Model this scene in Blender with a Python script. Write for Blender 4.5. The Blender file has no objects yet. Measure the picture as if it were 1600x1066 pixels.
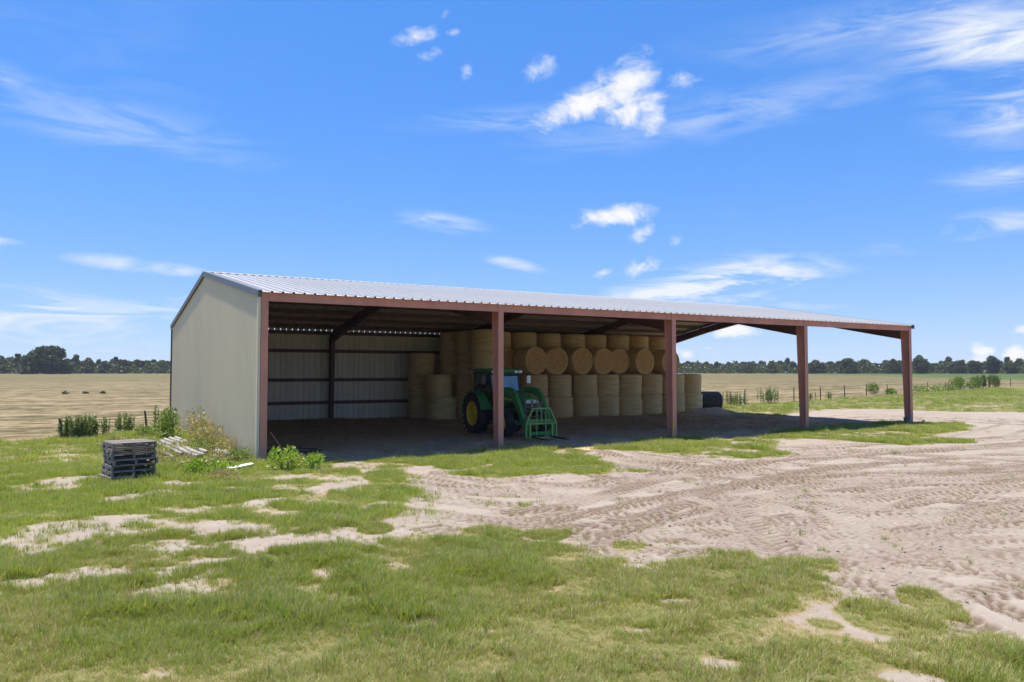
import bpy, math, random
import numpy as np
from mathutils import Vector, Matrix, Euler

random.seed(7)
rng = np.random.default_rng(7)
SC = bpy.context.scene
COL = SC.collection
R = math.radians

# ------------------------------------------------------------------ camera
CAM = (-5.04, -21.85, 2.51)
cam_data = bpy.data.cameras.new("camera")
cam_data.lens = 26.93
cam_data.sensor_width = 36.0
cam_data.clip_start = 0.1
cam_data.clip_end = 6000.0
cam = bpy.data.objects.new("camera", cam_data)
COL.objects.link(cam)
cam.location = CAM
cam.rotation_euler = (R(90 + 2.32), 0, R(-30.91))
SC.camera = cam

# ------------------------------------------------------------------ sun, exposure
SUN_DIR = Vector((-0.60, 1.0, 4.75)).normalized()          # towards the sun
sun_data = bpy.data.lights.new("sun", 'SUN')
sun_data.energy = 2.5
sun_data.angle = R(0.5)
sun_data.color = (1.0, 0.94, 0.84)
sun = bpy.data.objects.new("sun", sun_data)
COL.objects.link(sun)
sun.rotation_euler = (-SUN_DIR).to_track_quat('-Z', 'Y').to_euler()
sun.location = (0, 0, 60)
SC.view_settings.view_transform = 'Standard'
SC.view_settings.look = 'None'
SC.view_settings.gamma = 1.0
SC.view_settings.use_curve_mapping = False
SC.view_settings.exposure = 1.88
SC.render.engine = 'CYCLES'
SC.cycles.max_bounces = 14
SC.cycles.diffuse_bounces = 12
SC.cycles.glossy_bounces = 4
SC.cycles.transparent_max_bounces = 12
SC.cycles.use_denoising = True


class NT:
    """small helper around a node tree"""
    def __init__(self, tree):
        self.t = tree

    def n(self, kind, **kw):
        nd = self.t.nodes.new(kind)
        for k, v in kw.items():
            setattr(nd, k, v)
        return nd

    def l(self, a, b):
        self.t.links.new(a, b)

    def val(self, sock, v):
        if isinstance(v, (int, float, tuple, list)):
            sock.default_value = v
        else:
            self.l(v, sock)

    def m(self, op, a, b=None, c=None, clamp=False):
        nd = self.n('ShaderNodeMath', operation=op)
        nd.use_clamp = clamp
        for i, v in enumerate((a, b, c)):
            if v is not None:
                self.val(nd.inputs[i], v)
        return nd.outputs[0]

    def mix(self, f, a, b, blend='MIX'):
        nd = self.n('ShaderNodeMix', data_type='RGBA', blend_type=blend)
        self.val(nd.inputs[0], f)
        self.val(nd.inputs[6], a if not isinstance(a, tuple) else (*a[:3], 1))
        self.val(nd.inputs[7], b if not isinstance(b, tuple) else (*b[:3], 1))
        return nd.outputs[2]

    def noise(self, vec, scale, detail=4, rough=0.55, dist=0.0):
        nd = self.n('ShaderNodeTexNoise')
        if vec is not None:
            self.l(vec, nd.inputs['Vector'])
        nd.inputs['Scale'].default_value = scale
        nd.inputs['Detail'].default_value = detail
        nd.inputs['Roughness'].default_value = rough
        nd.inputs['Distortion'].default_value = dist
        return nd.outputs['Fac']

    def ramp(self, f, lo, hi, clamp=True):
        nd = self.n('ShaderNodeMapRange')
        nd.clamp = clamp
        nd.interpolation_type = 'SMOOTHSTEP'
        self.val(nd.inputs[0], f)
        nd.inputs[1].default_value = lo
        nd.inputs[2].default_value = hi
        return nd.outputs[0]

    def scale_vec(self, vec, s):
        nd = self.n('ShaderNodeMapping')
        self.l(vec, nd.inputs[0])
        nd.inputs['Scale'].default_value = s
        return nd.outputs[0]


# ------------------------------------------------------------------ world: sky and clouds
SKY_TINT = (0.308, 0.462, 0.775)
world = bpy.data.worlds.new("World")
SC.world = world
world.use_nodes = True
wt = NT(world.node_tree)
world.node_tree.nodes.clear()
sky = wt.n('ShaderNodeTexSky', sky_type='NISHITA')
sky.sun_disc = False
sky.sun_elevation = math.asin(SUN_DIR.z)
sky.sun_rotation = math.atan2(SUN_DIR.x, SUN_DIR.y)
sky.altitude = 0
sky.air_density = 1.0
sky.dust_density = 0.2
sky.ozone_density = 2.5
hsv = wt.n('ShaderNodeHueSaturation')
hsv.inputs['Hue'].default_value = 0.5
hsv.inputs['Saturation'].default_value = 1.16
hsv.inputs['Value'].default_value = 1.0
gam = wt.n('ShaderNodeGamma'); gam.inputs[1].default_value = 0.50     # even, film-like sky: horizon and zenith closer together
wt.l(sky.outputs[0], gam.inputs[0])
blue = wt.mix(1.0, gam.outputs[0], SKY_TINT, 'MULTIPLY')
wt.l(blue, hsv.inputs['Color'])
tc = wt.n('ShaderNodeTexCoord')
sep = wt.n('ShaderNodeSeparateXYZ')
nrm = wt.n('ShaderNodeVectorMath', operation='NORMALIZE')
wt.l(tc.outputs['Generated'], nrm.inputs[0])
wt.l(nrm.outputs[0], sep.inputs[0])
az = wt.m('ARCTAN2', sep.outputs[0], sep.outputs[1])       # compass bearing, clockwise from +Y
el = wt.m('ARCSINE', sep.outputs[2])
azd = wt.m('MULTIPLY', az, 57.29578)
eld = wt.m('MULTIPLY', el, 57.29578)
cmb = wt.n('ShaderNodeCombineXYZ')
wt.l(azd, cmb.inputs[0]); wt.l(eld, cmb.inputs[1])
sk = cmb.outputs[0]
n_puff = wt.noise(wt.scale_vec(sk, (1, 1.35, 1)), 0.36, 9, 0.62, 0.8)
n_fine = wt.noise(wt.scale_vec(sk, (1, 1.6, 1)), 1.3, 8, 0.66, 0.5)
n_wisp = wt.noise(wt.scale_vec(sk, (0.28, 1.5, 1)), 0.42, 9, 0.62, 0.9)
n_big = wt.noise(wt.scale_vec(sk, (0.35, 0.9, 1)), 0.07, 4, 0.5, 0.4)
#          bearing, elevation, half-width, half-height, tilt(deg), strength   (degrees of sky)
PUFFS = [(36.6, 19.4, 4.4, 1.1, 17, 1.15), (39.4, 20.4, 2.7, 1.6, 35, 1.2), (41.4, 18.6, 1.3, 1.7, 30, 1.05), (39.4, 18.7, 2.2, 1.1, 5, 1.0), (33.2, 22.0, 1.3, .8, 20, .62), (43.7, 20.6, 1.5, .7, -5, .55),
         (23.6, 23.9, 1.9, .6, 18, .72), (24.5, 22.6, 1.1, .5, 15, .6), (27.4, 21.6, .6, .5, 60, .42), (25.8, 25.3, .7, .35, 50, .5), (26.3, 24.2, .7, .3, 0, .5),
         (38.7, 11.5, 3.0, .9, 4, 1.05), (40.6, 10.2, 1.1, .6, 25, .8), (43.1, 9.7, .7, .6, 60, .42),
         (40.3, 7.6, 1.6, .7, 15, .8), (37.8, 7.4, 1.0, .5, 20, .7),
         (47.2, 2.9, 1.8, .75, 0, 1.25), (43.6, 1.35, 1.1, .55, -15, 1.0), (45.2, 1.8, 1.2, .3, 0, .6),
         (62.4, 1.25, 1.1, .85, 0, 1.1), (64.3, 1.15, 1.1, .75, 0, 1.1), (64.8, 2.6, 1.4, .5, 0, .9),
         (3.0, 2.0, 1.2, .35, 0, .6),
         (82, 9, 5, 2, 5, .9), (98, 5, 4, 1.5, 0, .9), (-22, 8, 5, 1.6, 8, .9), (-48, 16, 6, 2.4, 10, .9), (130, 14, 6, 2.5, 0, .9), (-110, 11, 6, 2.5, 0, .9), (175, 9, 6, 2, 0, .9)]
WISPS = [(46.6, 6.4, 6.0, 1.3, 5, 2.2), (42.5, 5.5, 5.0, 1.0, 3, 1.7), (25.9, 11.0, 3.0, .6, -8, .95), (31.0, 8.1, 2.6, .45, -14, .85),
         (-4.2, 8.0, 3.2, .42, 0, 1.1), (5.2, 7.1, 4.3, .5, -4, 1.2), (3.5, 16.0, 8.0, 1.6, -6, .42), (-2.5, 17.5, 3.0, .9, -25, .42),
         (2.0, 3.4, 10.0, 2.1, 0, 1.15), (6.0, 1.6, 11.0, 1.4, 0, .9),
         (63.5, 20.5, 5.5, 2.3, -12, 1.1), (65.0, 16.0, 4.0, 2.2, -10, .72), (62.0, 9.1, 5.5, .8, 8, .85), (64.0, 12.3, 3.5, .9, 5, .6),
         (56.0, 22.5, 8.0, 1.3, 0, .45), (46.0, 18.0, 12., 1.3, 6, .42), (33.0, 18.6, 9.0, .7, 4, .42), (60.0, 2.6, 9.0, 1.3, 0, .55), (52, 4.6, 5, .5, 0, .5),
         (84, 22, 9, 2.5, -10, .8), (-30, 24, 12, 2.5, 10, .7), (110, 30, 14, 4, 0, .7), (-80, 20, 14, 3, 0, .7), (160, 24, 14, 4, 0, .7), (-150, 28, 14, 4, 0, .7)]


def cloud_field(blobs):
    total = None
    for (a, e, w, h, tilt, s) in blobs:
        da = wt.m('SUBTRACT', azd, float(a))
        de = wt.m('SUBTRACT', eld, float(e))
        c, sn = math.cos(R(tilt)), math.sin(R(tilt))
        u = wt.m('MULTIPLY_ADD', de, sn / w, wt.m('MULTIPLY', da, c / w))
        v = wt.m('MULTIPLY_ADD', da, -sn / h, wt.m('MULTIPLY', de, c / h))
        d2 = wt.m('MULTIPLY_ADD', u, u, wt.m('MULTIPLY', v, v))
        g = wt.m('MULTIPLY', wt.m('EXPONENT', wt.m('MULTIPLY', d2, -1.0)), s)
        total = g if total is None else wt.m('MAXIMUM', total, g)
    return total


gp = cloud_field(PUFFS)
gw = cloud_field(WISPS)
npz = wt.m('MULTIPLY_ADD', n_fine, 0.34, wt.m('MULTIPLY', n_puff, 0.85))      # about 0.3 .. 0.9
dp = wt.ramp(wt.m('MULTIPLY_ADD', wt.m('SUBTRACT', npz, 0.575), 2.2, gp), 0.18, 1.30)
dp = wt.m('MULTIPLY', dp, wt.ramp(gp, 0.06, 0.30))
dw = wt.m('MULTIPLY', wt.m('MULTIPLY', gw, wt.ramp(n_wisp, 0.30, 0.74)), 1.15, clamp=True)
veil = wt.m('MULTIPLY', wt.m('MULTIPLY', wt.ramp(n_big, 0.42, 0.75), wt.ramp(n_wisp, 0.25, 0.8)), 0.14)
haze_low = wt.m('MULTIPLY', wt.m('EXPONENT', wt.m('MULTIPLY', wt.m('ABSOLUTE', eld), -0.20)), 0.55)
dens = wt.m('MAXIMUM', wt.m('MAXIMUM', dp, dw), wt.m('MAXIMUM', veil, haze_low))
ccol = wt.mix(wt.ramp(dp, 0.25, 1.0), (1.55, 1.66, 1.80), (1.80, 1.79, 1.80))
skycol = wt.mix(dens, hsv.outputs[0], ccol)
bg = wt.n('ShaderNodeBackground')
bg.inputs['Strength'].default_value = 0.15
wt.l(skycol, bg.inputs['Color'])
wo = wt.n('ShaderNodeOutputWorld')
wt.l(bg.outputs[0], wo.inputs[0])


# ------------------------------------------------------------------ helpers: objects
def tag(o, label=None, cat=None, group=None, kind=None):
    if label: o['label'] = label
    if cat: o['category'] = cat
    if group: o['group'] = group
    if kind: o['kind'] = kind
    return o


def thing(name, label, cat, loc=(0, 0, 0), rotz=0.0, group=None):
    o = bpy.data.objects.new(name, None)
    o.empty_display_size = 0.2
    COL.objects.link(o)
    o.location = loc
    o.rotation_euler = (0, 0, rotz)
    return tag(o, label, cat, group)


def link(name, me, parent=None, loc=None, rot=None):
    o = bpy.data.objects.new(name, me)
    COL.objects.link(o)
    if parent is not None:
        o.parent = parent
    if loc is not None: o.location = loc
    if rot is not None: o.rotation_euler = rot
    return o


def copy_tree(o, parent=None):
    c = o.copy()
    COL.objects.link(c)
    if parent is not None:
        c.parent = parent
    for ch in list(o.children):
        copy_tree(ch, c)
    return c


class MB:
    """collects polygons, builds one mesh"""
    def __init__(self):
        self.v = []; self.f = []; self.mi = []; self.cur = 0

    def add(self, vs, fs):
        b = len(self.v)
        self.v += [tuple(p) for p in vs]
        self.f += [tuple(i + b for i in q) for q in fs]
        self.mi += [self.cur] * len(fs)
        return self

    def box(self, x0, x1, y0, y1, z0, z1, M=None, bev=0.0):
        vs = [(x, y, z) for z in (z0, z1) for (x, y) in ((x0, y0), (x1, y0), (x1, y1), (x0, y1))]
        if M is not None: vs = [M @ Vector(p) for p in vs]
        return self.add(vs, [(3, 2, 1, 0), (4, 5, 6, 7), (0, 1, 5, 4), (1, 2, 6, 5), (2, 3, 7, 6), (3, 0, 4, 7)])

    def bar(self, p, q, w, h=None, up=(0, 0, 1)):
        """rectangular bar from p to q"""
        h = h or w
        p, q = Vector(p), Vector(q)
        d = (q - p).normalized()
        u = Vector(up)
        if abs(d.dot(u)) > 0.99: u = Vector((0, 1, 0))
        s = d.cross(u).normalized(); t = s.cross(d).normalized()
        vs = []
        for c in (p, q):
            for (a, b) in ((-1, -1), (1, -1), (1, 1), (-1, 1)):
                vs.append(c + s * a * w / 2 + t * b * h / 2)
        return self.add(vs, [(3, 2, 1, 0), (4, 5, 6, 7), (0, 1, 5, 4), (1, 2, 6, 5), (2, 3, 7, 6), (3, 0, 4, 7)])

    def tube(self, pts, r, n=8, caps=True):
        pts = [Vector(p) for p in pts]
        rs = r if isinstance(r, (list, tuple)) else [r] * len(pts)
        vs = []; fs = []
        prev = None
        for i, p in enumerate(pts):
            d = (pts[min(i + 1, len(pts) - 1)] - pts[max(i - 1, 0)]).normalized()
            u = prev if prev is not None else (Vector((0, 0, 1)) if abs(d.z) < 0.9 else Vector((1, 0, 0)))
            s = d.cross(u).normalized(); t = s.cross(d).normalized(); prev = t
            for k in range(n):
                a = 2 * math.pi * k / n
                vs.append(p + (s * math.cos(a) + t * math.sin(a)) * rs[i])
        for i in range(len(pts) - 1):
            for k in range(n):
                k2 = (k + 1) % n
                fs.append((i * n + k, i * n + k2, (i + 1) * n + k2, (i + 1) * n + k))
        if caps:
            fs.append(tuple(range(n - 1, -1, -1)))
            fs.append(tuple((len(pts) - 1) * n + k for k in range(n)))
        return self.add(vs, fs)

    def lathe(self, prof, n=32, axis='x', M=None, closed=False):
        """prof: list of (along, radius)"""
        vs = []; fs = []
        for (a, r) in prof:
            for k in range(n):
                t = 2 * math.pi * k / n
                c, s = math.cos(t) * r, math.sin(t) * r
                p = Vector((a, c, s)) if axis == 'x' else Vector((c, s, a)) if axis == 'z' else Vector((s, a, c))
                vs.append(M @ p if M is not None else p)
        m = len(prof)
        for i in range(m - 1 + (1 if closed else 0)):
            j = (i + 1) % m
            for k in range(n):
                k2 = (k + 1) % n
                fs.append((i * n + k, i * n + k2, j * n + k2, j * n + k))
        return self.add(vs, fs)

    def mesh(self, name, mats, smooth=False, angle=None):
        me = bpy.data.meshes.new(name)
        me.from_pydata(self.v, [], self.f)
        if not isinstance(mats, (list, tuple)): mats = [mats]
        for m in mats: me.materials.append(m)
        if len(mats) > 1: me.polygons.foreach_set('material_index', self.mi)
        if smooth or angle:
            me.polygons.foreach_set('use_smooth', [True] * len(me.polygons))
        me.update()
        if angle:
            try:
                me.set_sharp_from_angle(angle=R(angle))
            except Exception:
                pass
        return me

    def build(self, name, mats, parent=None, loc=None, rot=None, smooth=False, angle=None):
        return link(name, self.mesh(name, mats, smooth, angle), parent, loc, rot)


# ------------------------------------------------------------------ materials
def mat(name, col, rough=0.6, metal=0.0, var=0.0, vscale=3.0, bump=0.0, bscale=40.0, col2=None, spec=0.5, stretch=(1, 1, 1), coat=0.0, mud=0.0):
    m = bpy.data.materials.new(name)
    m.use_nodes = True
    t = NT(m.node_tree)
    b = m.node_tree.nodes['Principled BSDF']
    b.inputs['Roughness'].default_value = rough
    b.inputs['Metallic'].default_value = metal
    b.inputs['Specular IOR Level'].default_value = spec
    b.inputs['Coat Weight'].default_value = coat
    tcd = t.n('ShaderNodeTexCoord')
    v = t.scale_vec(tcd.outputs['Object'], stretch)
    if var > 0 or col2:
        f = t.ramp(t.noise(v, vscale, 5, 0.6), 0.28, 0.74)
        c2 = col2 or tuple(c * (1 - var) for c in col)
        t.l(t.mix(f, col, c2), b.inputs['Base Color'])
    else:
        b.inputs['Base Color'].default_value = (*col, 1)
    if mud > 0:                                                      # dried mud splashed up from the ground, ragged upper edge
        sx = t.n('ShaderNodeSeparateXYZ'); t.l(tcd.outputs['Object'], sx.inputs[0])
        edge = t.m('MULTIPLY_ADD', t.m('SUBTRACT', t.noise(tcd.outputs['Object'], 4.5, 5, 0.7), 0.5), 1.1, sx.outputs[2])
        src = b.inputs['Base Color'].links[0].from_socket
        t.l(t.mix(t.m('MULTIPLY', t.ramp(edge, 0.55, 0.02), mud), src, (0.30, 0.235, 0.175)), b.inputs['Base Color'])
    if bump > 0:
        bn = t.n('ShaderNodeBump')
        bn.inputs['Strength'].default_value = bump
        bn.inputs['Distance'].default_value = 0.02
        t.l(t.noise(v, bscale, 4, 0.6), bn.inputs['Height'])
        t.l(bn.outputs[0], b.inputs['Normal'])
    return m


M = {}
M['red'] = mat('faded_red_oxide', (0.63, 0.262, 0.165), 0.55, 0, 0.25, 1.4, 0.05, 30, stretch=(1, 1, .35), mud=.6)
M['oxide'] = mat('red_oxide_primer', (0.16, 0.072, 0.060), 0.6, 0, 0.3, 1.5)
M['galv'] = mat('galvalume', (0.42, 0.415, 0.40), 0.42, 0.20, 0.12, 1.2)
M['trim'] = mat('grey_trim', (0.125, 0.13, 0.135), 0.5, 0.2, 0.15, 1.5)
M['underside'] = mat('dusty_sheet_underside', (0.74, 0.64, 0.54), 0.75, 0.0, 0.3, 0.8)
M['cream'] = mat('stone_painted_sheet', (0.71, 0.59, 0.375), 0.5, 0, 0.06, 0.6, col2=(0.67, 0.555, 0.35), stretch=(1, 1, .3), mud=.55)
M['inner'] = mat('pale_sheet_inside', (0.88, 0.82, 0.68), 0.6, 0, 0.2, 1.6, stretch=(1, 1, .25))
M['black'] = mat('black_rubber', (0.018, 0.018, 0.020), 0.75, 0, 0.3, 6, 0.1, 40, col2=(0.035, 0.031, 0.027))
M['blackpaint'] = mat('black_paint', (0.012, 0.012, 0.013), 0.4)
M['green'] = mat('green_paint', (0.020, 0.25, 0.050), 0.36, 0, 0, coat=0.25, col2=(0.06, 0.19, 0.06), vscale=3)
M['lgreen'] = mat('worn_light_green_paint', (0.24, 0.44, 0.11), 0.5, 0, 0.35, 8)
M['yellow'] = mat('yellow_paint', (0.74, 0.47, 0.02), 0.4, 0, 0.12, 5, col2=(0.62, 0.40, 0.03))
M['steel'] = mat('bright_steel', (0.62, 0.62, 0.62), 0.25, 1.0)
M['darksteel'] = mat('dark_steel', (0.05, 0.05, 0.05), 0.45, 0.6, 0.3, 9)
M['lamp'] = mat('clear_lens', (0.85, 0.86, 0.84), 0.12)
M['orange'] = mat('amber_lens', (0.75, 0.28, 0.02), 0.2)
M['seat'] = mat('seat_cloth', (0.05, 0.045, 0.03), 0.8)
M['wood'] = mat('weathered_grey_wood', (0.27, 0.235, 0.20), 0.85, 0, 0.5, 7, 0.08, 60, col2=(0.13, 0.112, 0.096), stretch=(1, 8, 8))
M['woodtan'] = mat('newer_tan_wood', (0.34, 0.24, 0.13), 0.8, 0, 0.35, 7, 0.3, 60, stretch=(1, 8, 8))
M['post'] = mat('weathered_fence_post', (0.10, 0.085, 0.07), 0.9, 0, 0.4, 6, 0.3, 40)
M['wire'] = mat('rusty_wire', (0.12, 0.09, 0.07), 0.6, 0.5)
M['pipe'] = mat('dull_aluminium_pipe', (0.36, 0.335, 0.30), 0.6, 0.15, 0.45, 3.5, 0.1, 20, col2=(0.17, 0.145, 0.115))
M['white'] = mat('white_board_paint', (0.75, 0.75, 0.70), 0.5, 0, 0.15, 4)
M['stake'] = mat('yellow_plastic', (0.72, 0.42, 0.03), 0.45)
M['tin'] = mat('galvanised_tin', (0.45, 0.47, 0.50), 0.4, 0.7, 0.25, 6)
M['bark'] = mat('bark', (0.10, 0.08, 0.06), 0.9, 0, 0.4, 4)
M['hose'] = mat('black_poly_hose', (0.02, 0.018, 0.018), 0.5)
M['grout'] = mat('dusty_metal', (0.22, 0.19, 0.16), 0.6, 0.3, 0.4, 5)


def glass_mat():
    m = bpy.data.materials.new('tinted_cab_glass')
    m.use_nodes = True
    t = NT(m.node_tree); m.node_tree.nodes.clear()
    tr = t.n('ShaderNodeBsdfTransparent'); tr.inputs[0].default_value = (0.62, 0.75, 0.66, 1)
    gl = t.n('ShaderNodeBsdfGlossy'); gl.inputs['Roughness'].default_value = 0.03
    gl.inputs['Color'].default_value = (0.95, 0.97, 1, 1)
    fr = t.n('ShaderNodeFresnel'); fr.inputs[0].default_value = 1.5
    mx = t.n('ShaderNodeMixShader')
    t.l(t.m('MULTIPLY_ADD', fr.outputs[0], 1.6, 0.05, clamp=True), mx.inputs[0])
    t.l(tr.outputs[0], mx.inputs[1]); t.l(gl.outputs[0], mx.inputs[2])
    o = t.n('ShaderNodeOutputMaterial'); t.l(mx.outputs[0], o.inputs[0])
    return m


M['glass'] = glass_mat()


def bale_mats():
    m = bpy.data.materials.new('net_wrapped_hay')
    m.use_nodes = True
    t = NT(m.node_tree); b = m.node_tree.nodes['Principled BSDF']
    b.inputs['Roughness'].default_value = 0.85
    b.inputs['Specular IOR Level'].default_value = 0.2
    tcd = t.n('ShaderNodeTexCoord')
    oi = t.n('ShaderNodeObjectInfo')
    off = t.n('ShaderNodeVectorMath', operation='ADD')
    sc = t.n('ShaderNodeCombineXYZ')
    t.l(t.m('MULTIPLY', oi.outputs['Random'], 40.0), sc.inputs[0]); t.l(t.m('MULTIPLY', oi.outputs['Random'], 17.0), sc.inputs[2])
    t.l(tcd.outputs['Object'], off.inputs[0]); t.l(sc.outputs[0], off.inputs[1])
    v = off.outputs[0]
    band = t.noise(t.scale_vec(v, (0.7, 0.7, 9)), 1.6, 6, 0.65)
    fib = t.noise(t.scale_vec(v, (6, 6, 40)), 1.6, 4, 0.7)
    blo = t.noise(v, 2.2, 5, 0.6)
    c = t.mix(t.ramp(band, 0.3, 0.72), (0.50, 0.355, 0.155), (0.84, 0.63, 0.31))
    c = t.mix(t.m('MULTIPLY', t.ramp(fib, 0.35, 0.75), 0.55), c, (0.90, 0.70, 0.38))
    c = t.mix(t.m('MULTIPLY', t.ramp(blo, 0.5, 0.8), 0.5), c, (0.52, 0.385, 0.16))
    c = t.mix(t.m('MULTIPLY', oi.outputs['Random'], 0.5), c, (0.60, 0.40, 0.17))
    t.l(c, b.inputs['Base Color'])
    bn = t.n('ShaderNodeBump'); bn.inputs['Strength'].default_value = 0.55; bn.inputs['Distance'].default_value = 0.03
    t.l(t.m('ADD', band, t.m('MULTIPLY', fib, 0.6)), bn.inputs['Height']); t.l(bn.outputs[0], b.inputs['Normal'])
    e = bpy.data.materials.new('rolled_hay_end')
    e.use_nodes = True
    t = NT(e.node_tree); b = e.node_tree.nodes['Principled BSDF']
    b.inputs['Roughness'].default_value = 0.9
    b.inputs['Specular IOR Level'].default_value = 0.1
    tcd = t.n('ShaderNodeTexCoord'); oi = t.n('ShaderNodeObjectInfo')
    v = tcd.outputs['Object']
    s = t.n('ShaderNodeSeparateXYZ'); t.l(v, s.inputs[0])
    rad = t.m('SQRT', t.m('MULTIPLY_ADD', s.outputs[0], s.outputs[0], t.m('MULTIPLY', s.outputs[1], s.outputs[1])))
    ang = t.m('ARCTAN2', s.outputs[1], s.outputs[0])
    nz = t.noise(v, 7, 5, 0.65)
    ph = t.m('ADD', t.m('MULTIPLY_ADD', rad, 62.0, ang), t.m('MULTIPLY', nz, 7.0))
    ph = t.m('ADD', ph, t.m('MULTIPLY', oi.outputs['Random'], 20.0))
    w = t.m('MULTIPLY_ADD', t.m('SINE', ph), 0.5, 0.5)
    fine = t.noise(v, 45, 3, 0.7)
    c = t.mix(w, (0.40, 0.195, 0.055), (0.90, 0.56, 0.23))
    c = t.mix(t.m('MULTIPLY', t.ramp(fine, 0.45, 0.8), 0.6), c, (0.82, 0.60, 0.31))
    c = t.mix(t.m('MULTIPLY', t.ramp(t.noise(v, 3.0, 4, 0.6), 0.55, 0.75), 0.4), c, (0.28, 0.15, 0.055))
    c = t.mix(t.ramp(rad, 0.63, 0.71), c, (0.74, 0.60, 0.35))
    t.l(c, b.inputs['Base Color'])
    bn = t.n('ShaderNodeBump'); bn.inputs['Strength'].default_value = 0.6; bn.inputs['Distance'].default_value = 0.03
    t.l(t.m('ADD', w, fine), bn.inputs['Height']); t.l(bn.outputs[0], b.inputs['Normal'])
    return m, e


M['net'], M['hayend'] = bale_mats()


def leaf_mat(name, c1, c2, trans=0.35, scale=0.5, c3=None):
    m = bpy.data.materials.new(name)
    m.use_nodes = True
    t = NT(m.node_tree); m.node_tree.nodes.clear()
    geo = t.n('ShaderNodeNewGeometry'); oi = t.n('ShaderNodeObjectInfo')
    f = t.ramp(t.noise(geo.outputs['Position'], scale, 4, 0.6), 0.32, 0.68)
    rnd = oi.outputs['Random']
    f2 = t.m('MULTIPLY_ADD', rnd, 0.6, t.m('MULTIPLY', f, 0.55), clamp=True)
    c = t.mix(f2, c1, c2)
    if c3:
        c = t.mix(t.ramp(t.m('FRACT', t.m('MULTIPLY', rnd, 13.7)), 0.72, 1.0), c, c3)
    d = t.n('ShaderNodeBsdfDiffuse'); t.l(c, d.inputs[0])
    tr = t.n('ShaderNodeBsdfTranslucent'); t.l(t.mix(1.0, c, (1.0, 1.0, 0.55), 'MULTIPLY'), tr.inputs[0])
    gl = t.n('ShaderNodeBsdfGlossy'); gl.inputs['Roughness'].default_value = 0.5
    mx = t.n('ShaderNodeMixShader'); mx.inputs[0].default_value = trans
    t.l(d.outputs[0], mx.inputs[1]); t.l(tr.outputs[0], mx.inputs[2])
    mx2 = t.n('ShaderNodeMixShader'); mx2.inputs[0].default_value = 0.015 if 'tree' in name or 'pine' in name else 0.04
    t.l(mx.outputs[0], mx2.inputs[1]); t.l(gl.outputs[0], mx2.inputs[2])
    o = t.n('ShaderNodeOutputMaterial'); t.l(mx2.outputs[0], o.inputs[0])
    return m


M['grass'] = leaf_mat('green_grass', (0.20, 0.285, 0.036), (0.35, 0.41, 0.080), 0.5, 0.22, (0.47, 0.43, 0.175))
M['grassdark'] = leaf_mat('deep_green_grass', (0.17, 0.245, 0.036), (0.27, 0.325, 0.062), 0.5, 0.5)
M['dry'] = leaf_mat('dry_grass', (0.42, 0.33, 0.17), (0.30, 0.22, 0.10), 0.3, 0.8)
M['straw'] = leaf_mat('loose_straw', (0.50, 0.36, 0.20), (0.34, 0.23, 0.125), 0.15, 0.8)
M['weed'] = leaf_mat('weed_leaf', (0.13, 0.21, 0.036), (0.22, 0.29, 0.06), 0.4, 1.5)
M['brightweed'] = leaf_mat('bright_weed_leaf', (0.19, 0.33, 0.025), (0.30, 0.40, 0.05), 0.45, 1.5)
M['fennel'] = leaf_mat('feathery_weed', (0.125, 0.185, 0.05), (0.19, 0.25, 0.08), 0.4, 1.2)
M['dryweed'] = leaf_mat('browned_weed', (0.40, 0.33, 0.16), (0.27, 0.27, 0.09), 0.35, 1.5)
M['tree'] = leaf_mat('tree_leaf', (0.045, 0.063, 0.024), (0.075, 0.093, 0.035), 0.25, 0.12)
M['tree2'] = leaf_mat('pine_leaf', (0.055, 0.08, 0.036), (0.085, 0.11, 0.05), 0.25, 0.12)


# ------------------------------------------------------------------ numpy noise and ground functions
_LAT = np.random.default_rng(3).random((256, 256))


def vnoise(x, y, s, seed=0):
    x = np.asarray(x, float) / s + seed * 17.3; y = np.asarray(y, float) / s + seed * 9.1
    xi = np.floor(x).astype(int); yi = np.floor(y).astype(int)
    fx = x - xi; fy = y - yi
    fx = fx * fx * (3 - 2 * fx); fy = fy * fy * (3 - 2 * fy)
    a = _LAT[yi & 255, xi & 255]; b = _LAT[yi & 255, (xi + 1) & 255]
    c = _LAT[(yi + 1) & 255, xi & 255]; d = _LAT[(yi + 1) & 255, (xi + 1) & 255]
    return (a * (1 - fx) + b * fx) * (1 - fy) + (c * (1 - fx) + d * fx) * fy


def fbm(x, y, s, seed=0, oct=4):
    t = 0; a = 0.5; tot = 0
    for k in range(oct):
        t = t + a * vnoise(x, y, s / 2 ** k, seed + k * 3); tot += a; a *= 0.55
    return t / tot


def sstep(a, b, x):
    t = np.clip((x - a) / (b - a), 0, 1)
    return t * t * (3 - 2 * t)


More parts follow.
